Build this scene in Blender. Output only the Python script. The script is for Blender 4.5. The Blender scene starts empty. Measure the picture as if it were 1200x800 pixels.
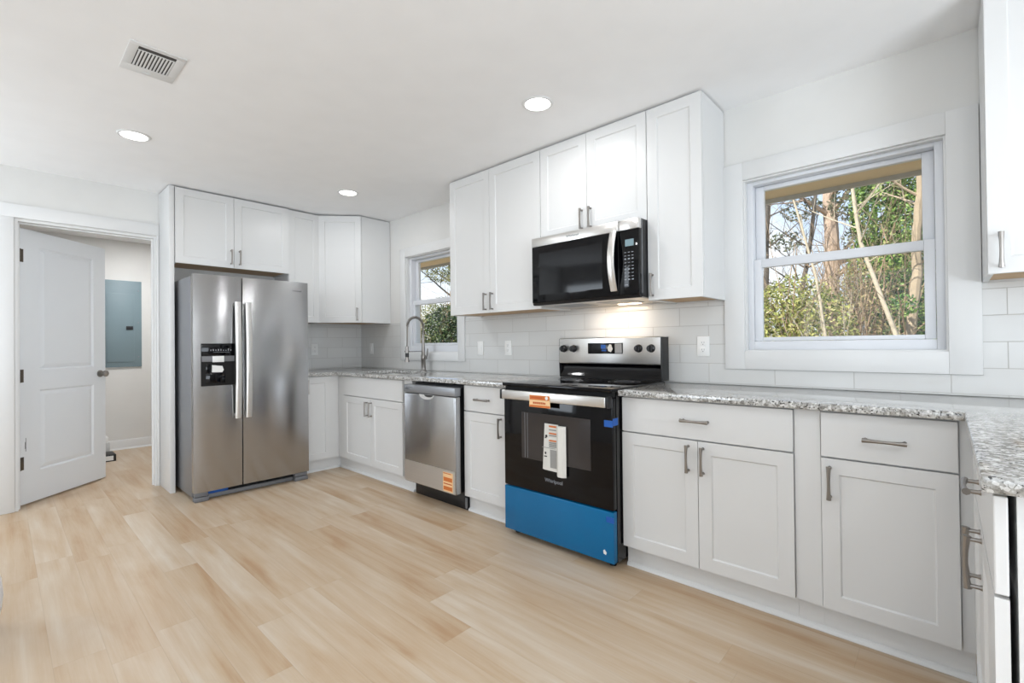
import bpy, bmesh, math, random
from mathutils import Vector, Matrix, noise
random.seed(7)
S = bpy.context.scene
COL = S.collection
PI = math.pi

# ------------------------------------------------------------------ camera
cd = bpy.data.cameras.new('camera')
cd.sensor_width = 36.0
cd.sensor_fit = 'HORIZONTAL'
cd.lens = 552.6983 / 1200 * 36.0
cd.clip_start = 0.02
cd.clip_end = 300
cam = bpy.data.objects.new('camera', cd)
COL.objects.link(cam)
yaw, pit, rol = 0.744037, 0.0075729, -0.010624
fwd = Vector((-math.sin(yaw) * math.cos(pit), math.cos(yaw) * math.cos(pit), math.sin(pit)))
r0 = Vector((math.cos(yaw), math.sin(yaw), 0))
u0 = r0.cross(fwd)
RR = r0 * math.cos(rol) + u0 * math.sin(rol)
UU = -r0 * math.sin(rol) + u0 * math.cos(rol)
m3 = Matrix((RR, UU, -fwd)).transposed()
cam.matrix_world = Matrix.Translation((4.89347, -2.78531, 1.15006)) @ m3.to_4x4()
S.camera = cam

# ------------------------------------------------------------------ view
S.view_settings.view_transform = 'Standard'
S.view_settings.look = 'None'
S.view_settings.exposure = 0.54
S.view_settings.gamma = 1.0
S.view_settings.use_curve_mapping = False

# ------------------------------------------------------------------ sky, sun, added fill and window lamps
LAMP_W = 3.1        # each ceiling light
EAST_FILL_W = 72.0         # added fill light in an unseen opening on the east side
SOUTH_FILL_W = 11.0  # added fill light in an unseen wide opening on the south side
ASSUMED_WINDOW_W = 22.0        # lamp added in an assumed, unseen south window
SKY = 0.95
SUN = 7.5
w = bpy.data.worlds.new('sky')
S.world = w
w.use_nodes = True
nt = w.node_tree
nt.nodes.clear()
o_ = nt.nodes.new('ShaderNodeOutputWorld')
bg = nt.nodes.new('ShaderNodeBackground')
tc = nt.nodes.new('ShaderNodeTexCoord')
sx = nt.nodes.new('ShaderNodeSeparateXYZ')
rp = nt.nodes.new('ShaderNodeValToRGB')
rp.color_ramp.elements[0].position = 0.0
rp.color_ramp.elements[0].color = (0.80, 0.90, 1.0, 1)
rp.color_ramp.elements[1].position = 0.55
rp.color_ramp.elements[1].color = (0.36, 0.58, 0.95, 1)
nz = nt.nodes.new('ShaderNodeTexNoise')
nz.inputs['Scale'].default_value = 3.2
nz.inputs['Detail'].default_value = 5
cr = nt.nodes.new('ShaderNodeValToRGB')
cr.color_ramp.elements[0].position = 0.48
cr.color_ramp.elements[0].color = (0, 0, 0, 1)
cr.color_ramp.elements[1].position = 0.66
cr.color_ramp.elements[1].color = (1, 1, 1, 1)
mx = nt.nodes.new('ShaderNodeMixRGB')
mx.inputs[2].default_value = (0.95, 0.97, 1.0, 1)
nt.links.new(tc.outputs['Generated'], sx.inputs[0])
nt.links.new(sx.outputs['Z'], rp.inputs[0])
nt.links.new(tc.outputs['Generated'], nz.inputs['Vector'])
nt.links.new(nz.outputs['Fac'], cr.inputs[0])
nt.links.new(cr.outputs[0], mx.inputs[0])
nt.links.new(rp.outputs[0], mx.inputs[1])
nt.links.new(mx.outputs[0], bg.inputs['Color'])
bg.inputs['Strength'].default_value = SKY
nt.links.new(bg.outputs[0], o_.inputs[0])

def lamp(name, kind, loc, power, color=(1, 1, 1), size=1.0, size_y=None, target=None, parent=None, shape=None):
    d = bpy.data.lights.new(name, kind)
    d.energy = power
    d.color = color
    if kind == 'AREA':
        d.shape = shape or ('RECTANGLE' if size_y else 'SQUARE')
        d.size = size
        if size_y:
            d.size_y = size_y
    o = bpy.data.objects.new(name, d)
    COL.objects.link(o)
    if parent:
        o.parent = parent
    o.location = loc
    if target:
        o.rotation_euler = (Vector(target) - Vector(loc)).to_track_quat('-Z', 'Y').to_euler()
    return o

sun = lamp('sun', 'SUN', (0, -4, 12), SUN, (1.0, 0.96, 0.88))
sun.data.angle = 0.009
sun.rotation_euler = Vector((0.30, 0.62, -0.72)).to_track_quat('-Z', 'Y').to_euler()
lamp('east_fill_light', 'AREA', (7.30, -2.6, 1.15), EAST_FILL_W, (0.83, 0.915, 1.0), 2.2, 2.0, (4.6, -2.6, 2.9))  # fill lamp added out of view, tilted up to brighten the ceiling
lamp('assumed_south_window_lamp', 'AREA', (0.70, -4.55, 1.50), ASSUMED_WINDOW_W, (0.83, 0.915, 1.0), 1.1, 1.3, (0.9, -1.5, 2.1))  # area lamp added in an unseen window, assumed from the microwave's reflection
lamp('south_fill_light', 'AREA', (4.60, -4.55, 1.50), SOUTH_FILL_W, (0.83, 0.915, 1.0), 2.4, 1.3, (4.2, -2.6, 2.6))  # fill lamp added behind the camera to even out the cabinet fronts

# ------------------------------------------------------------------ materials
MATS = {}
def new_mat(name):
    m = bpy.data.materials.new(name)
    m.use_nodes = True
    MATS[name] = m
    t = m.node_tree
    return m, t, t.nodes['Principled BSDF']

def srgb(r, g, b):
    f = lambda c: (c / 255 / 12.92) if c / 255 <= 0.04045 else ((c / 255 + 0.055) / 1.055) ** 2.4
    return (f(r), f(g), f(b), 1)

def plain(name, col, rough=0.5, metal=0.0, noise_amt=0.03, noise_scale=6.0, bump=0.0, bump_scale=200.0, spec=0.5, coat=0.0):
    m, t, b = new_mat(name)
    tcn = t.nodes.new('ShaderNodeTexCoord')
    nzn = t.nodes.new('ShaderNodeTexNoise')
    nzn.inputs['Scale'].default_value = noise_scale
    nzn.inputs['Detail'].default_value = 3
    t.links.new(tcn.outputs['Object'], nzn.inputs['Vector'])
    mr = t.nodes.new('ShaderNodeMapRange')
    mr.inputs['To Min'].default_value = 1 - noise_amt
    mr.inputs['To Max'].default_value = 1 + noise_amt
    t.links.new(nzn.outputs['Fac'], mr.inputs['Value'])
    hs = t.nodes.new('ShaderNodeHueSaturation')
    hs.inputs['Color'].default_value = col
    t.links.new(mr.outputs[0], hs.inputs['Value'])
    t.links.new(hs.outputs[0], b.inputs['Base Color'])
    b.inputs['Roughness'].default_value = rough
    b.inputs['Metallic'].default_value = metal
    b.inputs['Specular IOR Level'].default_value = spec
    b.inputs['Coat Weight'].default_value = coat
    if bump > 0:
        n2 = t.nodes.new('ShaderNodeTexNoise')
        n2.inputs['Scale'].default_value = bump_scale
        t.links.new(tcn.outputs['Object'], n2.inputs['Vector'])
        bp = t.nodes.new('ShaderNodeBump')
        bp.inputs['Strength'].default_value = bump
        bp.inputs['Distance'].default_value = 0.002
        t.links.new(n2.outputs['Fac'], bp.inputs['Height'])
        t.links.new(bp.outputs[0], b.inputs['Normal'])
    return m

plain('wall_paint', srgb(220, 219, 216), 0.75, bump=0.05)
plain('ceiling_paint', srgb(244, 244, 244), 0.85, bump=0.05)
plain('cabinet_white', srgb(217, 217, 216), 0.33, noise_amt=0.01)
plain('trim_white', srgb(221, 221, 220), 0.4, noise_amt=0.01)
plain('door_white', srgb(226, 229, 232), 0.38, noise_amt=0.01)
plain('vinyl_white', srgb(218, 220, 224), 0.35, noise_amt=0.01)
plain('black_plastic', srgb(20, 20, 22), 0.4)
plain('black_gloss', srgb(7, 7, 10), 0.06, spec=0.28)
plain('oven_window_glass', srgb(58, 54, 53), 0.05, spec=0.3)
plain('black_enamel', srgb(14, 14, 16), 0.18)
plain('dark_gap', srgb(10, 10, 10), 0.8)
plain('nickel', (0.30, 0.28, 0.26, 1), 0.34, 1.0)
plain('scoop_lit_metal', srgb(212, 212, 212), 0.35, 0.3)  # pale, to paint in the light a concave scoop catches
plain('chrome', (0.70, 0.70, 0.70, 1), 0.12, 1.0)
plain('hinge_bronze', srgb(92, 84, 74), 0.4, 0.8)
plain('electric_grey', srgb(120, 139, 146), 0.5)
plain('paper', srgb(222, 220, 214), 0.8)
plain('paper_grey', srgb(150, 149, 146), 0.8)
plain('orange', srgb(205, 112, 48), 0.6)
plain('dark_orange', srgb(188, 84, 34), 0.6)
plain('cream_ink', srgb(240, 200, 150), 0.6)
plain('ink', srgb(40, 38, 38), 0.6)
plain('blue_film', srgb(4, 100, 150), 0.25, noise_amt=0.12, noise_scale=3.0, spec=0.35)
plain('blue_tape', srgb(10, 84, 168), 0.45)
plain('light_print', srgb(140, 144, 150), 0.5)
plain('lcd', srgb(118, 142, 150), 0.3)
plain('plate_white', srgb(236, 236, 234), 0.3, noise_amt=0.005)
plain('plate_grey', srgb(150, 150, 150), 0.5)
plain('soffit_tan', srgb(232, 208, 168), 0.8, noise_amt=0.06)
plain('gutter_grey', srgb(186, 184, 178), 0.6)
plain('siding', srgb(214, 196, 160), 0.8)
plain('vent_dark', srgb(70, 68, 66), 0.8)
plain('bin_white', srgb(222, 224, 228), 0.3)
plain('carton_grey', srgb(196, 196, 194), 0.7)
plain('steel_side', srgb(150, 152, 156), 0.42, 0.7, noise_amt=0.05)
plain('steel_bottom', (0.55, 0.52, 0.48, 1), 0.35, 0.9)
plain('foot_grey', srgb(112, 113, 116), 0.45)
plain('bark_pale', srgb(170, 158, 138), 0.9, noise_amt=0.25, noise_scale=14, bump=0.6, bump_scale=30)
plain('bark_tan', srgb(150, 134, 112), 0.9, noise_amt=0.3, noise_scale=10, bump=0.7, bump_scale=24)
plain('bark_dark', srgb(84, 78, 72), 0.95, noise_amt=0.3, noise_scale=8, bump=0.8, bump_scale=16)
plain('bark_pine', srgb(166, 146, 130), 0.95, noise_amt=0.35, noise_scale=6, bump=0.8, bump_scale=12)
plain('twig', srgb(150, 128, 104), 0.9, noise_amt=0.3)
plain('soil', srgb(150, 132, 102), 0.95, noise_amt=0.5, noise_scale=3.0)

def wood_ply():
    m, t, b = new_mat('plywood')
    tcn = t.nodes.new('ShaderNodeTexCoord')
    mp = t.nodes.new('ShaderNodeMapping')
    mp.inputs['Scale'].default_value = (2, 30, 30)
    nzn = t.nodes.new('ShaderNodeTexNoise')
    nzn.inputs['Scale'].default_value = 2
    nzn.inputs['Detail'].default_value = 5
    r = t.nodes.new('ShaderNodeValToRGB')
    r.color_ramp.elements[0].color = srgb(186, 150, 108)
    r.color_ramp.elements[1].color = srgb(216, 186, 148)
    t.links.new(tcn.outputs['Object'], mp.inputs[0])
    t.links.new(mp.outputs[0], nzn.inputs['Vector'])
    t.links.new(nzn.outputs['Fac'], r.inputs[0])
    t.links.new(r.outputs[0], b.inputs['Base Color'])
    b.inputs['Roughness'].default_value = 0.6
wood_ply()

def steel(name, col, rough, aniso, axis='Z', streak=(1.5, 1.5, 220)):
    m, t, b = new_mat(name)
    tcn = t.nodes.new('ShaderNodeTexCoord')
    mp = t.nodes.new('ShaderNodeMapping')
    mp.inputs['Scale'].default_value = streak
    nzn = t.nodes.new('ShaderNodeTexNoise')
    nzn.inputs['Scale'].default_value = 2
    nzn.inputs['Detail'].default_value = 2
    mr = t.nodes.new('ShaderNodeMapRange')
    mr.inputs['To Min'].default_value = 0.93
    mr.inputs['To Max'].default_value = 1.07
    hs = t.nodes.new('ShaderNodeHueSaturation')
    hs.inputs['Color'].default_value = col
    t.links.new(tcn.outputs['Object'], mp.inputs[0])
    t.links.new(mp.outputs[0], nzn.inputs['Vector'])
    t.links.new(nzn.outputs['Fac'], mr.inputs['Value'])
    t.links.new(mr.outputs[0], hs.inputs['Value'])
    t.links.new(hs.outputs[0], b.inputs['Base Color'])
    b.inputs['Metallic'].default_value = 1
    b.inputs['Roughness'].default_value = rough
    b.inputs['Anisotropic'].default_value = aniso
    b.inputs['Anisotropic Rotation'].default_value = 0.25
    tg = t.nodes.new('ShaderNodeTangent')
    tg.direction_type = 'RADIAL'
    tg.axis = axis
    t.links.new(tg.outputs[0], b.inputs['Tangent'])
steel('steel', (0.44, 0.443, 0.45, 1), 0.22, 0.85)
steel('steel_light', (0.74, 0.73, 0.71, 1), 0.30, 0.5)
steel('steel_film', (0.66, 0.64, 0.62, 1), 0.42, 0.6)

def floor_mat():
    m, t, b = new_mat('plank_floor')
    N, L = t.nodes.new, t.links.new
    tcn = N('ShaderNodeTexCoord')
    mp = N('ShaderNodeMapping')
    mp.inputs['Location'].default_value = (0.36, 0.0, 0)
    L(tcn.outputs['Object'], mp.inputs[0])
    sp = N('ShaderNodeSeparateXYZ')
    L(mp.outputs[0], sp.inputs[0])
    def M(op, a, bb=None):
        n = N('ShaderNodeMath')
        n.operation = op
        for i, v in enumerate((a, bb)):
            if v is None:
                continue
            if isinstance(v, (int, float)):
                n.inputs[i].default_value = v
            else:
                L(v, n.inputs[i])
        return n.outputs[0]
    PW, PL = 0.147, 1.22
    v = M('DIVIDE', M('ADD', sp.outputs['Y'], 1.187 + 0.147 * 40), PW)
    row = M('FLOOR', v)
    fv = M('FRACT', v)
    wn = N('ShaderNodeTexWhiteNoise')
    wn.noise_dimensions = '1D'
    L(row, wn.inputs['W'])
    u = M('ADD', M('DIVIDE', sp.outputs['X'], PL), M('ADD', M('MULTIPLY', wn.outputs['Value'], 1.0), 50))
    colm = M('FLOOR', u)
    fu = M('FRACT', u)
    idn = M('ADD', M('MULTIPLY', row, 17.13), M('MULTIPLY', colm, 5.77))
    w2 = N('ShaderNodeTexWhiteNoise')
    w2.noise_dimensions = '1D'
    L(idn, w2.inputs['W'])
    # grain
    cmb = N('ShaderNodeCombineXYZ')
    L(M('MULTIPLY', sp.outputs['X'], 1.5), cmb.inputs[0])
    L(M('MULTIPLY', sp.outputs['Y'], 52.0), cmb.inputs[1])
    L(M('MULTIPLY', w2.outputs['Value'], 40.0), cmb.inputs[2])
    g1 = N('ShaderNodeTexNoise')
    g1.inputs['Scale'].default_value = 1.6
    g1.inputs['Detail'].default_value = 7
    g1.inputs['Roughness'].default_value = 0.62
    g1.inputs['Distortion'].default_value = 1.0
    L(cmb.outputs[0], g1.inputs['Vector'])
    cmb2 = N('ShaderNodeCombineXYZ')
    L(M('MULTIPLY', sp.outputs['X'], 0.85), cmb2.inputs[0])
    L(M('MULTIPLY', sp.outputs['Y'], 5.2), cmb2.inputs[1])
    L(M('MULTIPLY', w2.outputs['Value'], 77.0), cmb2.inputs[2])
    g2 = N('ShaderNodeTexNoise')
    g2.inputs['Scale'].default_value = 1.7
    g2.inputs['Detail'].default_value = 4
    g2.inputs['Distortion'].default_value = 0.5
    L(cmb2.outputs[0], g2.inputs['Vector'])
    # cathedral rings
    wv = N('ShaderNodeTexWave')
    wv.wave_type = 'BANDS'
    wv.bands_direction = 'Y'
    wv.inputs['Scale'].default_value = 1.1
    wv.inputs['Distortion'].default_value = 6.0
    wv.inputs['Detail'].default_value = 3
    wv.inputs['Detail Scale'].default_value = 0.7
    L(cmb2.outputs[0], wv.inputs['Vector'])
    val = M('ADD', M('MULTIPLY', w2.outputs['Value'], 0.14), M('ADD', M('ADD', 0.10, M('MULTIPLY', g1.outputs['Fac'], 0.24)), M('ADD', M('MULTIPLY', g2.outputs['Fac'], 0.78), M('MULTIPLY', wv.outputs['Fac'], 0.05))))
    cr = N('ShaderNodeValToRGB')
    e = cr.color_ramp.elements
    e[0].position = 0.48
    e[0].color = srgb(174, 141, 107)
    e[1].position = 1.0
    e[1].color = srgb(206, 194, 178)
    k = e.new(0.63)
    k.color = srgb(186, 161, 132)
    k = e.new(0.78)
    k.color = srgb(194, 174, 150)
    L(val, cr.inputs[0])
    # seams
    ev = M('MINIMUM', fv, M('SUBTRACT', 1.0, fv))
    eu = M('MULTIPLY', M('MINIMUM', fu, M('SUBTRACT', 1.0, fu)), PL / PW)
    ed = M('MINIMUM', ev, eu)
    sm = N('ShaderNodeMapRange')
    sm.inputs['From Max'].default_value = 0.011
    sm.inputs['To Min'].default_value = 0.86
    sm.inputs['To Max'].default_value = 1.0
    L(ed, sm.inputs['Value'])
    hs = N('ShaderNodeHueSaturation')
    L(cr.outputs[0], hs.inputs['Color'])
    L(sm.outputs[0], hs.inputs['Value'])
    L(hs.outputs[0], b.inputs['Base Color'])
    b.inputs['Roughness'].default_value = 0.42
    bp = N('ShaderNodeBump')
    bp.inputs['Strength'].default_value = 0.08
    bp.inputs['Distance'].default_value = 0.002
    L(g1.outputs['Fac'], bp.inputs['Height'])
    L(bp.outputs[0], b.inputs['Normal'])
floor_mat()

def granite():
    m, t, b = new_mat('granite')
    N, L = t.nodes.new, t.links.new
    tcn = N('ShaderNodeTexCoord')
    n1 = N('ShaderNodeTexNoise')
    n1.inputs['Scale'].default_value = 42
    n1.inputs['Detail'].default_value = 8
    n1.inputs['Roughness'].default_value = 0.68
    n2 = N('ShaderNodeTexVoronoi')
    n2.inputs['Scale'].default_value = 150
    n2.inputs['Randomness'].default_value = 1
    n3 = N('ShaderNodeTexNoise')
    n3.inputs['Scale'].default_value = 120
    n3.inputs['Detail'].default_value = 5
    n3.inputs['Roughness'].default_value = 0.6
    for n in (n1, n2, n3):
        L(tcn.outputs['Object'], n.inputs['Vector'])
    r1 = N('ShaderNodeValToRGB')
    e = r1.color_ramp.elements
    e[0].position = 0.34
    e[0].color = srgb(104, 102, 97)
    e[1].position = 0.62
    e[1].color = srgb(207, 207, 206)
    k = e.new(0.47)
    k.color = srgb(160, 158, 153)
    L(n1.outputs['Fac'], r1.inputs[0])
    r3 = N('ShaderNodeValToRGB')
    e = r3.color_ramp.elements
    e[0].position = 0.385
    e[0].color = (1, 1, 1, 1)
    e[1].position = 0.45
    e[1].color = (0, 0, 0, 1)
    L(n3.outputs['Fac'], r3.inputs[0])
    mxa = N('ShaderNodeMixRGB')
    mxa.inputs[2].default_value = srgb(58, 56, 53)
    L(r3.outputs[0], mxa.inputs[0])
    L(r1.outputs[0], mxa.inputs[1])
    sep = N('ShaderNodeSeparateColor')
    L(n2.outputs['Color'], sep.inputs[0])
    gt = N('ShaderNodeMath')
    gt.operation = 'GREATER_THAN'
    gt.inputs[1].default_value = 0.82
    L(sep.outputs[0], gt.inputs[0])
    ml = N('ShaderNodeMath')
    ml.operation = 'MULTIPLY'
    ml.inputs[1].default_value = 0.55
    L(gt.outputs[0], ml.inputs[0])
    mxb = N('ShaderNodeMixRGB')
    mxb.inputs[2].default_value = srgb(240, 240, 238)
    L(ml.outputs[0], mxb.inputs[0])
    L(mxa.outputs[0], mxb.inputs[1])
    L(mxb.outputs[0], b.inputs['Base Color'])
    b.inputs['Roughness'].default_value = 0.12
    b.inputs['Coat Weight'].default_value = 0.7
    b.inputs['Coat Roughness'].default_value = 0.08
granite()

def tile(name, axis):
    m, t, b = new_mat(name)
    N, L = t.nodes.new, t.links.new
    tcn = N('ShaderNodeTexCoord')
    sp = N('ShaderNodeSeparateXYZ')
    L(tcn.outputs['Object'], sp.inputs[0])
    def M(op, a, bb=None):
        n = N('ShaderNodeMath')
        n.operation = op
        for i, v in enumerate((a, bb)):
            if v is None:
                continue
            if isinstance(v, (int, float)):
                n.inputs[i].default_value = v
            else:
                L(v, n.inputs[i])
        return n.outputs[0]
    TW, TH = 0.3425, 0.1103
    v = M('DIVIDE', M('ADD', sp.outputs['Z'], -0.922 + TH * 10), TH)
    row = M('FLOOR', v)
    fv = M('FRACT', v)
    off = M('MULTIPLY', M('MODULO', row, 2.0), 0.5)
    u = M('ADD', M('DIVIDE', M('ADD', sp.outputs[axis], -3.88 + TW * 30), TW), off)
    fu = M('FRACT', u)
    ev = M('MULTIPLY', M('MINIMUM', fv, M('SUBTRACT', 1.0, fv)), TH)
    eu = M('MULTIPLY', M('MINIMUM', fu, M('SUBTRACT', 1.0, fu)), TW)
    ed = M('MINIMUM', ev, eu)
    sm = N('ShaderNodeMapRange')
    sm.inputs['From Min'].default_value = 0.0009
    sm.inputs['From Max'].default_value = 0.0022
    L(ed, sm.inputs['Value'])
    wn = N('ShaderNodeTexWhiteNoise')
    wn.noise_dimensions = '2D'
    cv = N('ShaderNodeCombineXYZ')
    L(M('FLOOR', u), cv.inputs[0])
    L(row, cv.inputs[1])
    L(cv.outputs[0], wn.inputs['Vector'])
    mr = N('ShaderNodeMapRange')
    mr.inputs['To Min'].default_value = 0.97
    mr.inputs['To Max'].default_value = 1.02
    L(wn.outputs['Value'], mr.inputs['Value'])
    hs = N('ShaderNodeHueSaturation')
    hs.inputs['Color'].default_value = srgb(212, 212, 210)
    L(mr.outputs[0], hs.inputs['Value'])
    mxn = N('ShaderNodeMixRGB')
    mxn.inputs[1].default_value = srgb(178, 176, 172)
    L(sm.outputs[0], mxn.inputs[0])
    L(hs.outputs[0], mxn.inputs[2])
    L(mxn.outputs[0], b.inputs['Base Color'])
    rr = N('ShaderNodeMapRange')
    rr.inputs['To Min'].default_value = 0.7
    rr.inputs['To Max'].default_value = 0.12
    L(sm.outputs[0], rr.inputs['Value'])
    L(rr.outputs[0], b.inputs['Roughness'])
    nzn = N('ShaderNodeTexNoise')
    nzn.inputs['Scale'].default_value = 9
    L(tcn.outputs['Object'], nzn.inputs['Vector'])
    ht = M('ADD', M('MULTIPLY', sm.outputs[0], 0.6), M('MULTIPLY', nzn.outputs['Fac'], 0.8))
    bp = N('ShaderNodeBump')
    bp.inputs['Strength'].default_value = 0.22
    bp.inputs['Distance'].default_value = 0.003
    L(ht, bp.inputs['Height'])
    L(bp.outputs[0], b.inputs['Normal'])
tile('subway_tile_x', 'X')
tile('subway_tile_y', 'Y')

def glass():
    m, t, b = new_mat('window_glass')
    t.nodes.remove(b)
    out = t.nodes['Material Output']
    tr = t.nodes.new('ShaderNodeBsdfTransparent')
    tr.inputs[0].default_value = (0.96, 0.97, 0.97, 1)
    gl = t.nodes.new('ShaderNodeBsdfGlossy')
    gl.inputs['Roughness'].default_value = 0.0
    lw = t.nodes.new('ShaderNodeLayerWeight')
    lw.inputs['Blend'].default_value = 0.5
    pw = t.nodes.new('ShaderNodeMath')
    pw.operation = 'POWER'
    pw.inputs[1].default_value = 5.0
    t.links.new(lw.outputs['Facing'], pw.inputs[0])
    fr = t.nodes.new('ShaderNodeMapRange')
    fr.inputs['To Min'].default_value = 0.015
    fr.inputs['To Max'].default_value = 0.9
    t.links.new(pw.outputs[0], fr.inputs['Value'])
    mxs = t.nodes.new('ShaderNodeMixShader')
    t.links.new(fr.outputs[0], mxs.inputs[0])
    t.links.new(tr.outputs[0], mxs.inputs[1])
    t.links.new(gl.outputs[0], mxs.inputs[2])
    t.links.new(mxs.outputs[0], out.inputs[0])
glass()

def emis(name, col, s):
    m, t, b = new_mat(name)
    b.inputs['Base Color'].default_value = (0.9, 0.9, 0.9, 1)
    b.inputs['Emission Color'].default_value = col
    b.inputs['Emission Strength'].default_value = s
emis('lamp_lens', (1, 0.98, 0.95, 1), 3.5)
emis('hood_lamp_lens', (1, 0.80, 0.55, 1), 6.0)

def leaf_mat(name, cols, trans=0.35):
    m, t, b = new_mat(name)
    g = t.nodes.new('ShaderNodeNewGeometry')
    r = t.nodes.new('ShaderNodeValToRGB')
    e = r.color_ramp.elements
    e[0].color = cols[0]
    e[1].color = cols[-1]
    for i, c in enumerate(cols[1:-1]):
        k = e.new((i + 1) / (len(cols) - 1))
        k.color = c
    t.links.new(g.outputs['Random Per Island'], r.inputs[0])
    t.links.new(r.outputs[0], b.inputs['Base Color'])
    b.inputs['Roughness'].default_value = 0.5
    tl = t.nodes.new('ShaderNodeBsdfTranslucent')
    t.links.new(r.outputs[0], tl.inputs[0])
    ms = t.nodes.new('ShaderNodeMixShader')
    ms.inputs[0].default_value = trans
    out = t.nodes['Material Output']
    t.links.new(b.outputs[0], ms.inputs[1])
    t.links.new(tl.outputs[0], ms.inputs[2])
    t.links.new(ms.outputs[0], out.inputs[0])
leaf_mat('leaf_yellow', [srgb(70, 84, 38), srgb(124, 134, 62), srgb(176, 176, 96), srgb(206, 198, 142)])
leaf_mat('leaf_green', [srgb(30, 56, 22), srgb(62, 100, 40), srgb(112, 146, 64), srgb(172, 190, 108)])
leaf_mat('leaf_shaded', [srgb(18, 30, 16), srgb(32, 50, 26), srgb(52, 72, 38), srgb(96, 114, 62)])  # greens darkened to put the shrub's shade into the leaf colour
leaf_mat('leaf_dry', [srgb(104, 88, 60), srgb(140, 122, 88), srgb(176, 160, 116), srgb(150, 152, 92)])
leaf_mat('leaf_olive', [srgb(60, 70, 36), srgb(96, 104, 60), srgb(140, 142, 92), srgb(170, 164, 116)])
leaf_mat('needle', [srgb(46, 60, 44), srgb(74, 88, 66), srgb(104, 112, 84), srgb(128, 126, 96)])

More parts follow.
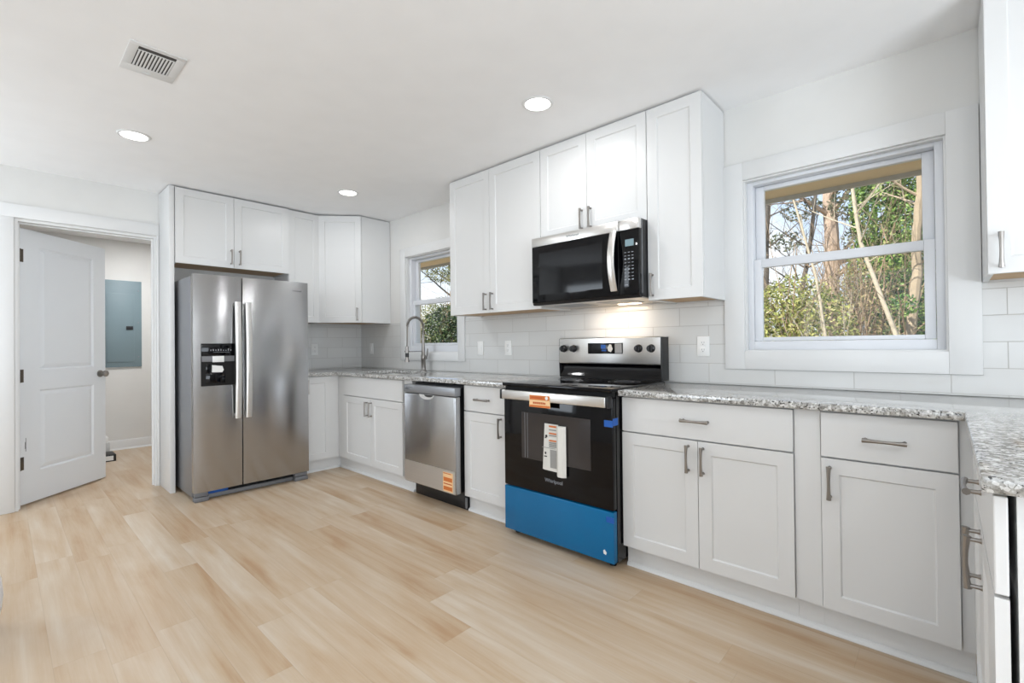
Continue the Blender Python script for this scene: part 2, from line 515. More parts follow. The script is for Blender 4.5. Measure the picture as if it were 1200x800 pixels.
# ------------------------------------------------------------------ mesh builder
class MB:
    def __init__(self):
        self.bm = bmesh.new()
    def box(self, x0, x1, y0, y1, z0, z1, bev=0.0, seg=2):
        if x0 > x1: x0, x1 = x1, x0
        if y0 > y1: y0, y1 = y1, y0
        if z0 > z1: z0, z1 = z1, z0
        bm = self.bm
        v = [bm.verts.new(p) for p in ((x0, y0, z0), (x1, y0, z0), (x1, y1, z0), (x0, y1, z0), (x0, y0, z1), (x1, y0, z1), (x1, y1, z1), (x0, y1, z1))]
        fs = [bm.faces.new([v[i] for i in q]) for q in ((0, 3, 2, 1), (4, 5, 6, 7), (0, 1, 5, 4), (1, 2, 6, 5), (2, 3, 7, 6), (3, 0, 4, 7))]
        if bev > 0:
            es = set()
            for f in fs:
                es.update(f.edges)
            bmesh.ops.bevel(bm, geom=list(es), offset=min(bev, 0.45 * min(x1 - x0, y1 - y0, z1 - z0)), segments=seg, affect='EDGES', profile=0.5)
        return self
    def prism(self, pts, axis, a, b, bev=0.0):
        """closed 2-D outline swept from a to b along axis ('x': pts are (y,z); 'y': (x,z); 'z': (x,y))"""
        bm = self.bm
        def P(p, t):
            return {'x': (t, p[0], p[1]), 'y': (p[0], t, p[1]), 'z': (p[0], p[1], t)}[axis]
        A = [bm.verts.new(P(p, a)) for p in pts]
        B = [bm.verts.new(P(p, b)) for p in pts]
        n = len(pts)
        fs = [bm.faces.new(A), bm.faces.new(B[::-1])]
        for i in range(n):
            fs.append(bm.faces.new((A[i], B[i], B[(i + 1) % n], A[(i + 1) % n])))
        bmesh.ops.recalc_face_normals(bm, faces=fs)
        if bev > 0:
            es = set()
            for f in fs[:2]:
                es.update(f.edges)
            bmesh.ops.bevel(bm, geom=list(es), offset=bev, segments=2, affect='EDGES', profile=0.5)
        return self
    def tube(self, pts, rad, seg=10, squash=None):
        """swept ellipse; rad: number or list; squash: (a,b) multipliers"""
        bm = self.bm
        P = [Vector(p) for p in pts]
        n = len(P)
        rads = rad if isinstance(rad, (list, tuple)) else [rad] * n
        ref = None
        rings = []
        for i in range(n):
            t = (P[min(i + 1, n - 1)] - P[max(i - 1, 0)])
            if t.length < 1e-9:
                t = Vector((0, 0, 1))
            t.normalize()
            if ref is None:
                ref = Vector((1, 0, 0)) if abs(t.x) < 0.9 else Vector((0, 1, 0))
            a = (ref - t * ref.dot(t))
            if a.length < 1e-6:
                a = t.orthogonal()
            a.normalize()
            ref = a
            b = t.cross(a)
            sa, sb = squash or (1, 1)
            rings.append([bm.verts.new(P[i] + (a * math.cos(2 * PI * k / seg) * sa + b * math.sin(2 * PI * k / seg) * sb) * rads[i]) for k in range(seg)])
        for i in range(n - 1):
            for k in range(seg):
                bm.faces.new((rings[i][k], rings[i][(k + 1) % seg], rings[i + 1][(k + 1) % seg], rings[i + 1][k]))
        bm.faces.new(rings[0][::-1])
        bm.faces.new(rings[-1])
        return self
    def cyl(self, p0, p1, r, seg=20, r2=None):
        return self.tube([p0, p1], [r, r if r2 is None else r2], seg)
    def lathe(self, prof, c, axis='z', seg=32, cap=True):
        """prof: list of (radius, height along axis)"""
        bm = self.bm
        c = Vector(c)
        def P(r, h, a):
            x, y = r * math.cos(a), r * math.sin(a)
            return c + {'z': Vector((x, y, h)), 'y': Vector((x, h, y)), 'x': Vector((h, x, y))}[axis]
        rings = [[bm.verts.new(P(r, h, 2 * PI * k / seg)) for k in range(seg)] for r, h in prof]
        fs = []
        for i in range(len(prof) - 1):
            for k in range(seg):
                fs.append(bm.faces.new((rings[i][k], rings[i][(k + 1) % seg], rings[i + 1][(k + 1) % seg], rings[i + 1][k])))
        if cap:
            if prof[0][0] > 1e-6: fs.append(bm.faces.new(rings[0][::-1]))
            if prof[-1][0] > 1e-6: fs.append(bm.faces.new(rings[-1]))
        bmesh.ops.remove_doubles(bm, verts=[v for r in rings for v in r], dist=1e-6)
        bmesh.ops.recalc_face_normals(bm, faces=[f for f in fs if f.is_valid])
        return self
    def quad(self, *pts):
        self.bm.faces.new([self.bm.verts.new(p) for p in pts])
        return self
    def xf(self, M):
        bmesh.ops.transform(self.bm, matrix=M, verts=self.bm.verts)
        return self
    def build(self, name, mat, parent=None, smooth=True, angle=35):
        me = bpy.data.meshes.new(name)
        self.bm.to_mesh(me)
        self.bm.free()
        me.materials.append(MATS[mat])
        if smooth:
            me.polygons.foreach_set('use_smooth', [True] * len(me.polygons))
            me.set_sharp_from_angle(angle=math.radians(angle))
        o = bpy.data.objects.new(name, me)
        COL.objects.link(o)
        if parent is not None:
            o.parent = parent
        return o

def struct(name, mb, mat, parent=None, smooth=True):
    o = mb.build(name, mat, parent, smooth)
    if parent is None:
        o['kind'] = 'structure'
    return o

class Thing:
    """an Empty at the thing's base; parts are given in world coordinates unless local=True"""
    def __init__(self, name, label, cat, loc=(0, 0, 0), rotz=0, group=None):
        e = bpy.data.objects.new(name, None)
        COL.objects.link(e)
        e.empty_display_size = 0.05
        e.location = loc
        e.rotation_euler = (0, 0, rotz)
        e['label'] = label
        e['category'] = cat
        if group:
            e['group'] = group
        self.e = e
        self.M = Matrix.Translation(loc) @ Matrix.Rotation(rotz, 4, 'Z')
        self.I = self.M.inverted()
    def part(self, name, mb, mat, parent=None, local=False, label=None, smooth=True):
        if not local:
            mb.xf(self.I)
        o = mb.build(name, mat, parent or self.e, smooth)
        if label:
            o['label'] = label
        return o

def split(t, name, mb, mat, parent=None, local=False):
    """every loose piece of mb becomes a part of its own"""
    bm = mb.bm
    todo = set(bm.verts)
    n = 0
    while todo:
        st = [next(iter(todo))]
        isl = set(st)
        while st:
            v = st.pop()
            for e in v.link_edges:
                q = e.other_vert(v)
                if q not in isl:
                    isl.add(q)
                    st.append(q)
        todo -= isl
        m = MB()
        mp = {v: m.bm.verts.new(v.co) for v in isl}
        for f in {f for v in isl for f in v.link_faces}:
            m.bm.faces.new([mp[v] for v in f.verts])
        t.part(name, m, mat, parent, local)
        n += 1
    bm.free()
    return n

def single(name, label, cat, mb, mat, base, group=None):
    """a thing that is one mesh"""
    mb.xf(Matrix.Translation(-Vector(base)))
    o = mb.build(name, mat)
    o.location = base
    o['label'] = label
    o['category'] = cat
    if group:
        o['group'] = group
    return o

def text_mb(txt, size, M, depth=0.0006):
    """lettering as a mesh, x along the text, y up, facing +z, then moved by M"""
    c = bpy.data.curves.new('t', 'FONT')
    c.body = txt
    c.size = size
    c.extrude = depth
    c.align_x = 'CENTER'
    c.align_y = 'CENTER'
    o = bpy.data.objects.new('t', c)
    COL.objects.link(o)
    dg = bpy.context.evaluated_depsgraph_get()
    me = bpy.data.meshes.new_from_object(o.evaluated_get(dg))
    bpy.data.objects.remove(o)
    mb = MB()
    mb.bm.from_mesh(me)
    bpy.data.meshes.remove(me)
    mb.xf(M)
    return mb

def face_south(x, y, z):       # text on a surface that faces -y
    return Matrix.Translation((x, y, z)) @ Matrix.Rotation(PI / 2, 4, 'X')

# ------------------------------------------------------------------ room shell
ZC = 2.466
X1, Y1 = 7.45, -4.70
HX = -2.095            # hall far wall
struct('floor', MB().box(HX - .1, X1 + 1.5, Y1 - .1, 0.17, -0.06, 0.0), 'plank_floor')
struct('ceiling', MB().box(-0.13, X1 + 2.2, Y1 - 2.6, 0.17, ZC, ZC + 0.25), 'ceiling_paint')  # carried on past the south wall, unseen, to block the sun
struct('sun_block_slab', MB().box(-5.0, -0.14, Y1 - 2.6, Y1 - .12, ZC, ZC + 0.25), 'ceiling_paint')  # unseen slab added to keep a sun patch off the floor
struct('ceiling_hall', MB().box(HX - .1, -0.131, Y1 - .1, 0.17, 2.40, ZC + 0.25), 'ceiling_paint')
# window wall with two openings
WA = (0.872, 1.685, 1.085, 2.050)     # sink window opening x0 x1 z0 z1
WB = (4.074, 4.906, 1.098, 2.048)     # right window opening
wn_ = MB()
ya, yb_ = 0.008, 0.16
for a, b in ((-0.13, WA[0]), (WA[1], WB[0]), (WB[1], X1)):
    wn_.box(a, b, ya, yb_, 0, ZC)
for q in (WA, WB):
    wn_.box(q[0], q[1], ya, yb_, 0, q[2])
    wn_.box(q[0], q[1], ya, yb_, q[3], ZC)
struct('wall_north', wn_, 'wall_paint', smooth=False)
# refrigerator wall with the doorway
DY0, DY1, DZ = -2.712, -1.892, 2.095
ww = MB()
ww.box(-0.126, -0.006, DY1, 0.0075, 0, ZC)
ww.box(-0.126, -0.006, Y1, DY0, 0, ZC)
ww.box(-0.126, -0.006, DY0, DY1, DZ, ZC)
struct('wall_west', ww, 'wall_paint', smooth=False)
ws = MB()
ws.box(-0.126, 0.10, Y1 - .12, Y1, 0, ZC)
ws.box(1.30, 3.35, Y1 - .12, Y1, 0, ZC)
ws.box(5.85, X1, Y1 - .12, Y1, 0, ZC)
ws.box(3.35, 5.85, Y1 - .12, Y1, 0, 0.85)  # sill of the opening added for the south fill light
ws.box(3.35, 5.85, Y1 - .12, Y1, 2.2, ZC)
ws.box(0.10, 1.30, Y1 - .12, Y1, 0, 0.85)  # sill of the unseen opening assumed for the south window lamp
ws.box(0.10, 1.30, Y1 - .12, Y1, 2.2, ZC)
struct('wall_south', ws, 'wall_paint', smooth=False)
we = MB()
we.box(X1, X1 + .12, -1.4, 0.16, 0, ZC)
we.box(X1, X1 + .12, Y1 - .12, -3.8, 0, ZC)
we.box(X1, X1 + .12, -3.8, -1.4, 2.15, ZC)  # head of the opening added for the east fill light
struct('wall_east', we, 'wall_paint', smooth=False)
wh = MB()
wh.box(HX - .1, HX, -4.0, -0.9, 0, 2.40)
wh.box(HX, -0.127, -0.95, -0.85, 0, 2.40)
wh.box(HX, -0.127, -4.0, -3.9, 0, 2.40)
struct('wall_hall', wh, 'wall_paint', smooth=False)
bb = MB()
bb.prism([(HX, 0), (HX + .014, 0), (HX + .014, .085), (HX + .009, .105), (HX, .11)], 'y', -3.9, -0.96)
bb.prism([(HX + .014, 0), (HX + .030, 0), (HX + .026, .012), (HX + .014, .018)], 'y', -3.9, -0.96)
struct('baseboard_hall', bb, 'trim_white')

# doorway jamb and casing
tr = MB()
tr.box(-0.128, -0.004, DY0, DY0 + .016, 0, DZ - .016)
tr.box(-0.128, -0.004, DY1 - .012, DY1, 0, DZ - .016)
tr.box(-0.128, -0.004, DY0, DY1, DZ - .016, DZ)
tr.box(-0.070, -0.055, DY0 + .016, DY0 + .026, 0, DZ - .026)
tr.box(-0.070, -0.055, DY1 - .022, DY1 - .012, 0, DZ - .026)
tr.box(-0.070, -0.055, DY0 + .016, DY1 - .012, DZ - .026, DZ - .016)
tr.box(-0.006, 0.012, DY0 - .10, DY0 - .003, 0, DZ + .006, .002)
tr.box(-0.006, 0.012, DY1 + .003, -1.8725, 0, DZ + .006, .002)
tr.box(-0.006, 0.013, DY0 - .10, -1.8725, DZ + .006, DZ + .10, .002)
struct('trim_1', tr, 'trim_white')

# backsplash tile
tw = MB()
for a, b, z0, z1 in ((0.0005, 0.7885, .915, 1.389), (0.7885, 1.7695, .915, 1.009), (1.7695, 3.9735, .915, 1.389), (3.9735, 5.0065, .915, 1.003), (5.0065, 6.4, .915, 1.389)):
    tw.box(a, b, 0.0, 0.0075, z0, z1)
struct('wall_tile_north', tw, 'subway_tile_x', smooth=False)
struct('wall_tile_west', MB().box(-0.0055, 0.0, -0.936, -0.0002, .915, 1.389), 'subway_tile_y', smooth=False)

# ------------------------------------------------------------------ windows
def window(name, op, cas, rail_z, sash_l, sash_r):
    """op: opening; cas: casing outer x0 x1 z0 z1"""
    x0, x1, z0, z1 = op
    c0, c1, d0, d1 = cas
    m = MB()
    m.box(c0, x0 + .004, -.011, .007, d0, d1, .002)
    m.box(x1 - .004, c1, -.011, .007, d0, d1, .002)
    m.box(x0 + .004, x1 - .004, -.011, .007, z1 - .004, d1, .002)
    m.box(x0 + .004, x1 - .004, -.011, .007, d0, z0 + .004, .002)
    root = struct(name, m, 'trim_white')
    j = MB()      # jamb lining and outer vinyl frame
    j.box(x0, x0 + .012, .007, .15, z0, z1)
    j.box(x1 - .012, x1, .007, .15, z0, z1)
    j.box(x0 + .012, x1 - .012, .007, .15, z1 - .012, z1)
    j.box(x0 + .012, x1 - .012, .007, .15, z0, z0 + .012)
    struct('jamb', j, 'trim_white', root)
    f = MB()
    fx0, fx1, fz0, fz1 = x0 + .012, x1 - .012, z0 + .012, z1 - .012
    f.box(fx0, sash_l, .040, .145, fz0, fz1, .002)
    f.box(sash_r, fx1, .040, .145, fz0, fz1, .002)
    f.box(sash_l, sash_r, .040, .145, fz1 - .018, fz1, .002)
    f.box(sash_l, sash_r, .040, .145, fz0, 1.157, .002)
    struct('frame', f, 'vinyl_white', root)
    gl0, gl1 = sash_l + .040, sash_r - .040
    lo = MB()
    zb = 1.158
    lo.box(sash_l + .001, gl0, .050, .082, zb, rail_z, .003)
    lo.box(gl1, sash_r - .001, .050, .082, zb, rail_z, .003)
    lo.box(gl0, gl1, .050, .082, zb, zb + .020, .003)
    lo.box(gl0, gl1, .050, .082, rail_z - .046, rail_z, .003)
    s = struct('lower_sash', lo, 'vinyl_white', root)
    struct('glass_pane', MB().box(gl0 + .0002, gl1 - .0002, .064, .068, zb + .0202, rail_z - .0462), 'window_glass', s)
    up = MB()
    zt = fz1 - .019
    up.box(sash_l + .001, gl0 + .004, .092, .124, rail_z - .04, zt, .003)
    up.box(gl1 - .004, sash_r - .001, .092, .124, rail_z - .04, zt, .003)
    up.box(gl0 + .004, gl1 - .004, .092, .124, zt - .024, zt, .003)
    up.box(gl0 + .004, gl1 - .004, .092, .124, rail_z - .04, rail_z + .002, .003)
    s = struct('upper_sash', up, 'vinyl_white', root)
    struct('glass_pane', MB().box(gl0 + .0042, gl1 - .0042, .106, .110, rail_z + .0022, zt - .0242), 'window_glass', s)
    lk = MB().box((gl0 + gl1) / 2 - .03, (gl0 + gl1) / 2 + .03, .056, .09, rail_z, rail_z + .012, .004)
    return root
window('window_1', WB, (3.974, 5.006, 1.004, 2.141), 1.606, 4.114, 4.864)
window('window_2', WA, (0.789, 1.769, 1.010, 2.135), 1.606, 0.918, 1.640)
# outside face of the wall round the windows
so = MB()
for q in (WA, WB):
    so.box(q[0] - .09, q[0], .161, .19, q[2] - .09, q[3] + .09)
    so.box(q[1], q[1] + .09, .161, .19, q[2] - .09, q[3] + .09)
    so.box(q[0], q[1], .161, .19, q[3], q[3] + .09)
    so.box(q[0], q[1], .161, .19, q[2] - .09, q[2])
struct('trim_2', so, 'siding', smooth=False)
struct('trim_eave_soffit', MB().box(-3.0, X1, .165, .60, 2.078, 2.11), 'soffit_tan', smooth=False)
gt_ = MB()
gt_.box(-3.0, X1, .603, .625, 2.053, 2.20)
struct('trim_eave_gutter', gt_, 'gutter_grey', smooth=False)
struct('roof', MB().box(-3.0, X1, .165, .60, 2.115, 2.75), 'siding', smooth=False)

# ------------------------------------------------------------------ hall door
HP = Vector((-0.104, -2.688, 0))
dd = Vector((-0.71, 0.704, 0)).normalized()
dn = Vector((dd.y, -dd.x, 0))          # faces the room
if dn.x < 0:
    dn = -dn
DM = Matrix.Translation(HP) @ Matrix((dd, -dn, Vector((0, 0, 1)))).transposed().to_4x4()  # local x along leaf, -y to the room
def door_leaf():
    bm = MB()
    W, T = 0.772, 0.035
    zb, zt = 0.012, 2.052
    # stiles and rails with two raised panels: both faces
    xs = (0.0, 0.158, 0.648, W)
    zs = (zb, 0.238, 0.848, 1.0, 1.935, zt)
    bm.box(xs[0], xs[1], 0, T, zb, zt)
    bm.box(xs[2], xs[3], 0, T, zb, zt)
    for a, b in ((0, 1), (2, 3), (4, 5)):
        bm.box(xs[1], xs[2], 0, T, zs[a], zs[b])
    def ring(x0, x1, z0, z1, d0, ins, d1):
        for s in (0, 1):
            y0 = d0 if s == 0 else T - d0
            y1 = d1 if s == 0 else T - d1
            A = [(x0, y0, z0), (x1, y0, z0), (x1, y0, z1), (x0, y0, z1)]
            B = [(x0 + ins, y1, z0 + ins), (x1 - ins, y1, z0 + ins), (x1 - ins, y1, z1 - ins), (x0 + ins, y1, z1 - ins)]
            for i in range(4):
                k = (i + 1) % 4
                q = (A[i], A[k], B[k], B[i])
                bm.quad(*(q if s == 0 else q[::-1]))
    for a, b in ((1, 2), (3, 4)):
        x0, x1, z0, z1 = xs[1], xs[2], zs[a], zs[b]
        ring(x0, x1, z0, z1, 0.0, 0.012, 0.011)
        ring(x0 + .012, x1 - .012, z0 + .012, z1 - .012, 0.011, 0.030, 0.003)
        bm.quad((x0 + .042, .003, z0 + .042), (x1 - .042, .003, z0 + .042), (x1 - .042, .003, z1 - .042), (x0 + .042, .003, z1 - .042))
        bm.quad((x0 + .042, T - .003, z1 - .042), (x1 - .042, T - .003, z1 - .042), (x1 - .042, T - .003, z0 + .042), (x0 + .042, T - .003, z0 + .042))
    return bm
DI = DM.inverted()
dr = struct('door_1', door_leaf().xf(DM), 'door_white', smooth=False)
for z in (1.85, 0.96, 0.315):
    hb = MB()
    hb.box(0.000, 0.030, -.0025, -.0002, z - .048, z + .048, .001)
    hb.cyl((-.004, -.007, z - .048), (-.004, -.007, z + .048), .0065, 10)
    struct('hinge', hb.xf(DM), 'hinge_bronze', dr)
kb = MB()
kprof = [(0.0, -.066), (.016, -.066), (.026, -.058), (.0275, -.046), (.022, -.034), (.011, -.028), (.010, -.010), (.030, -.008), (.030, -.0005)]
kb.lathe(kprof, (0.712, 0, .937), 'y', 24)
kb.lathe([(r, .035 - h) for r, h in kprof[::-1]], (0.712, 0, .937), 'y', 24)
kb.box(.7722, .7735, .006, .029, .905, .968)
struct('door_knob', kb.xf(DM), 'nickel', dr)
sc = MB()
sc.box(.045, .048, -.0006, -.0001, .40, .50)
sc.box(.041, .044, -.0006, -.0001, .42, .47)
struct('scuff_mark', sc.xf(DM), 'ink', dr)

# ------------------------------------------------------------------ cabinetry kit
def pull(mb, M, L=0.127, out=0.026):
    """bar pull lying along local x, standing off along local -y; M places it"""
    t = MB()
    n = 13
    pts, rad = [], []
    for i in range(n):
        s = i / (n - 1) * 2 - 1
        pts.append((s * L / 2, -out - 0.004 * (1 - s * s), 0))
        rad.append(0.0056 + 0.0030 * abs(s) ** 2)
    t.tube(pts, rad, 8, (1.0, 1.0))
    for s in (-1, 1):
        t.tube([(s * L * .44, -.0003, 0), (s * L * .44, -.006, 0), (s * L * .44, -out, 0)], [.0072, .0052, .0052], 8)
    t.xf(M)
    me = bpy.data.meshes.new('tmp')
    t.bm.to_mesh(me)
    t.bm.free()
    mb.bm.from_mesh(me)
    bpy.data.meshes.remove(me)
    return mb

def shaker(x0, x1, z0, z1, yf, T=0.019, st=0.058, rec=0.007):
    """shaker door slab whose front is at y=yf (facing -y)"""
    m = MB()
    yb = yf + T
    def face(y):
        pass
    a0, a1, c0, c1 = x0 + st, x1 - st, z0 + st, z1 - st
    g = 0.005
    m.box(x0, a0, yf, yb, z0, z1)
    m.box(a1, x1, yf, yb, z0, z1)
    m.box(a0, a1, yf, yb, c1, z1)
    m.box(a0, a1, yf, yb, z0, c0)
    yr = yf + rec
    A = [(a0, yf, c0), (a1, yf, c0), (a1, yf, c1), (a0, yf, c1)]
    B = [(a0 + g, yr, c0 + g), (a1 - g, yr, c0 + g), (a1 - g, yr, c1 - g), (a0 + g, yr, c1 - g)]
    for i in range(4):
        k = (i + 1) % 4
        m.quad(A[i], A[k], B[k], B[i])
    m.quad(*B)
    m.quad((a0, yb - .004, c0), (a0, yb - .004, c1), (a1, yb - .004, c1), (a1, yb - .004, c0))
    bmesh.ops.remove_doubles(m.bm, verts=m.bm.verts, dist=1e-5)
    return m

def slab(x0, x1, z0, z1, yf, T=0.019):
    return MB().box(x0, x1, yf, yf + T, z0, z1, .0025)

RX = lambda x, y, z: Matrix.Translation((x, y, z))
RZ = lambda x, y, z: Matrix.Translation((x, y, z)) @ Matrix.Rotation(-PI / 2, 4, 'Y')   # vertical pull

def add_front(t, kind, x0, x1, z0, z1, yf, handle=None, name=None, local=False):
    """handle: ('h', x, z) or ('v', x, z)"""
    nm = name or ('door' if kind == 'shaker' else 'drawer')
    d = t.part(nm, shaker(x0, x1, z0, z1, yf) if kind == 'shaker' else slab(x0, x1, z0, z1, yf), 'cabinet_white', local=local, smooth=False)
    if handle:
        h = MB()
        M = RX(handle[1], yf, handle[2]) if handle[0] == 'h' else RZ(handle[1], yf, handle[2])
        t.part('handle', pull(h, M), 'nickel', d, local=local, label='brushed nickel bar handle')
    return d

YB = -0.609      # base door fronts
ZT, ZG, ZD, ZK = 0.114, 0.7005, 0.876, 0.8835

def base_body(t, x0, x1, toe=True, stile_r=None, local=False):
    m = MB()
    m.box(x0, x1, YB + .0215, -0.006, ZT - .003, ZK)
    t.part('carcass', m, 'cabinet_white', local=local, smooth=False)
    if toe:
        t.part('toe_kick', MB().box(x0, x1, -.560, -.542, 0.0, ZT - .0035), 'cabinet_white', local=local, smooth=False)

# base cabinet beside the refrigerator (faces +x)
t = Thing('base_cabinet', 'narrow one-door white base cabinet between refrigerator and corner', 'cabinet', (0.0255, -0.9365, 0), PI / 2)
base_body(t, 0.0, 0.302, local=True)
t.part('toe_kick', MB().box(.3022, .376, -.560, -.542, 0.0, ZT - .0035), 'cabinet_white', local=True, smooth=False)
add_front(t, 'shaker', 0.004, 0.264, ZT, ZD, YB, ('v', 0.034, 0.79), local=True)
t.part('corner_stile', MB().box(0.268, 0.3370, YB + .010, YB + .0212, ZT - .003, ZK), 'cabinet_white', local=True, smooth=False)

# sink base
t = Thing('base_cabinet', 'white sink base cabinet with plain false drawer front over two doors', 'cabinet', (1.21, -.3, 0))
m = MB()       # open-topped carcass so that the bowl hangs inside
m.box(0.638, 1.798, YB + .0215, YB + .04, ZT - .003, ZK)
m.box(0.638, 0.656, YB + .04, -.006, ZT - .003, ZK)
m.box(1.780, 1.798, YB + .04, -.006, ZT - .003, ZK)
m.box(0.656, 1.780, -.018, -.006, ZT - .003, ZK)
m.box(0.656, 1.780, YB + .04, -.018, ZT - .003, ZT + .015)
t.part('carcass', m, 'cabinet_white', smooth=False)
t.part('corner_stile', MB().box(.6255, .742, YB + .010, YB + .0212, ZT - .003, ZK), 'cabinet_white', smooth=False)
t.part('toe_kick', MB().box(.5835, 1.798, -.560, -.542, 0, ZT - .0035), 'cabinet_white', smooth=False)
add_front(t, 'slab', .745, 1.690, ZG + .003, ZD, YB, name='false_drawer_front')
add_front(t, 'shaker', .745, 1.2155, ZT, ZG - .003, YB, ('v', 1.162, 0.605))
add_front(t, 'shaker', 1.2185, 1.690, ZT, ZG - .003, YB, ('v', 1.232, 0.605))

# between dishwasher and range
t = Thing('base_cabinet', 'slim white base cabinet with one drawer and door between dishwasher and range', 'cabinet', (2.65, -.3, 0))
base_body(t, 2.430, 2.884)
add_front(t, 'slab', 2.433, 2.822, ZG + .003, ZD, YB, ('h', 2.622, .787))
add_front(t, 'shaker', 2.433, 2.822, ZT, ZG - .003, YB, ('v', 2.787, .618))

# right of range
t = Thing('base_cabinet', 'wide white base cabinet with one drawer over two doors right of range', 'cabinet', (4.04, -.3, 0))
base_body(t, 3.655, 4.434)
add_front(t, 'slab', 3.657, 4.431, ZG + .003, ZD, YB, ('h', 4.036, .790))
add_front(t, 'shaker', 3.657, 4.0435, ZT, ZG - .003, YB, ('v', 4.001, .614))
add_front(t, 'shaker', 4.0465, 4.431, ZT, ZG - .003, YB, ('v', 4.069, .611))
t = Thing('filler_panel', 'plain narrow white filler strip between the two right base cabinets', 'panel', (4.479, -.3, 0))
t.part('face_strip', MB().box(4.4345, 4.5235, YB + .012, -.02, ZT - .003, ZK), 'cabinet_white', smooth=False)
t.part('toe_kick', MB().box(4.4345, 4.5235, -.560, -.542, 0.0, ZT - .0035), 'cabinet_white', smooth=False)
t = Thing('base_cabinet', 'white base cabinet with one drawer over one wide door at inner corner', 'cabinet', (4.72, -.3, 0))
base_body(t, 4.524, 4.9535)
t.part('corner_stile', MB().box(4.922, 4.9535, YB + .012, YB + .0212, ZT - .003, ZK), 'cabinet_white', smooth=False)
add_front(t, 'slab', 4.527, 4.919, ZG + .003, ZD, YB, ('h', 4.724, .786))
add_front(t, 'shaker', 4.527, 4.919, ZT, ZG - .003, YB, ('v', 4.555, .607))

# peninsula (faces -x); local x runs towards -y
PX = 4.950
t = Thing('base_cabinet', 'white peninsula cabinet under the near granite end, seen edge-on', 'cabinet', (5.5605, -.640, 0), -PI / 2)
PYF = -(5.5605 - PX)
m = MB()
m.box(0.075, 0.962, PYF + .029, -.006, ZT - .003, ZK)
t.part('carcass', m, 'cabinet_white', local=True, smooth=False)
t.part('corner_stile', MB().box(0.0, 0.0745, PYF + .022, -.006, ZT - .003, ZK), 'cabinet_white', local=True, smooth=False)
t.part('toe_kick', MB().box(0.10, 0.955, -.545, -.525, 0, ZT - .0035), 'cabinet_white', local=True, smooth=False)
add_front(t, 'slab', 0.090, 0.960, ZG + .003, ZD, PYF, ('h', .523, .790), local=True)
add_front(t, 'shaker', 0.090, 0.5215, ZT, ZG - .003, PYF, ('v', .487, .614), local=True)
add_front(t, 'shaker', 0.5245, 0.960, ZT, ZG - .003, PYF, ('v', .559, .614), local=True)

# shoe mouldings along the toe kicks
def shoe(name, pts_axis, a, b, c):
    m = MB()
    if pts_axis == 'x':
        m.prism([(c, 0.0005), (c - .016, 0.0005), (c - .015, .010), (c - .009, .017), (c, .020)], 'x', a, b)
    else:
        m.prism([(c, 0.0005), (c + .016, 0.0005), (c + .015, .010), (c + .009, .017), (c, .020)], 'y', a, b)
    struct(name, m, 'trim_white')
shoe('trim_3', 'x', 3.657, 4.955, -.5605)
shoe('trim_4', 'x', .603, 1.79, -.5605)
shoe('trim_5', 'x', 2.43, 2.88, -.5605)
shoe('trim_6', 'y', -.93, -.578, .586)

# upper cabinets
ZU0, ZU1 = 1.3905, 2.457
YU = -0.334
def upper_body(t, x0, x1, z0, z1, yf=YU, local=False, back=0.003):
    yc = yf + .0205
    m = MB()
    m.box(x0, x0 + .016, yc, back, z0, z1)
    m.box(x1 - .016, x1, yc, back, z0, z1)
    m.box(x0 + .016, x1 - .016, yc, yc + .018, z0 + .004, z1)
    m.box(x0 + .016, x1 - .016, yc + .018, back, z1 - .016, z1)
    m.box(x0 + .016, x1 - .016, back - .012, back, z0 + .022, z1 - .016)
    t.part('carcass', m, 'cabinet_white', local=local, smooth=False)
    t.part('bottom_panel', MB().box(x0 + .0165, x1 - .0165, yc + .0185, back - .0002, z0 + .008, z0 + .0215), 'plywood', local=local, label='bare plywood underside', smooth=False)

def upper(label, x0, x1, splits, z0, z1, handles, loc=None):
    t = Thing('wall_cabinet', label, 'cabinet', ((x0 + x1) / 2, -.16, z0))
    upper_body(t, x0, x1, z0, z1)
    xs = [x0] + splits + [x1]
    for i in range(len(xs) - 1):
        add_front(t, 'shaker', xs[i] + .0015, xs[i + 1] - .0015, z0 + .001, z1 - .004, YU, ('v', handles[i], z0 + .083))
    return t
upper('tall white two-door wall cabinet between sink window and microwave', 1.9705, 2.907, [2.421], ZU0, ZU1, [2.378, 2.449])
upper('short white two-door wall cabinet directly above the microwave', 2.9085, 3.6725, [3.275], 1.842, ZU1, [3.240, 3.304])
upper('tall narrow one-door white wall cabinet right of the microwave', 3.674, 3.9785, [], ZU0, ZU1, [3.701])
upper('white wall cabinet right of the large window, cut off by the frame', 5.0085, 5.47, [], ZU0, ZU1, [5.043])

# over the refrigerator (faces +x, shallow)
t = Thing('wall_cabinet', 'white two-door cabinet above the refrigerator', 'cabinet', (0.0, -1.834, 1.842), PI / 2)
wF = 1.834 - .938
upper_body(t, 0.0015, wF, 0.0, ZU1 - 1.842, yf=-.351, local=True, back=-.001)
xm = 1.834 - 1.404
add_front(t, 'shaker', .004, xm - .0015, .001, ZU1 - 1.846, -.351, ('v', xm - .024, .093), local=True)
add_front(t, 'shaker', xm + .0015, wF - .0015, .001, ZU1 - 1.846, -.351, ('v', xm + .042, .093), local=True)
# tall end panel
single('tall_panel', 'tall white end panel between the hallway door and refrigerator', 'panel', MB().box(-.004, .352, -1.871, -1.8365, 0, ZU1, .0015), 'cabinet_white', (0.17, -1.854, 0))
# single upper
t = Thing('wall_cabinet', 'narrow white one-door wall cabinet between refrigerator and diagonal corner cabinet', 'cabinet', (0.0, -.937, ZU0), PI / 2)
upper_body(t, .0015, .302, 0, ZU1 - ZU0, yf=-.333, local=True, back=-.001)
add_front(t, 'shaker', .003, .3005, .001, ZU1 - ZU0 - .004, -.333, None, local=True)
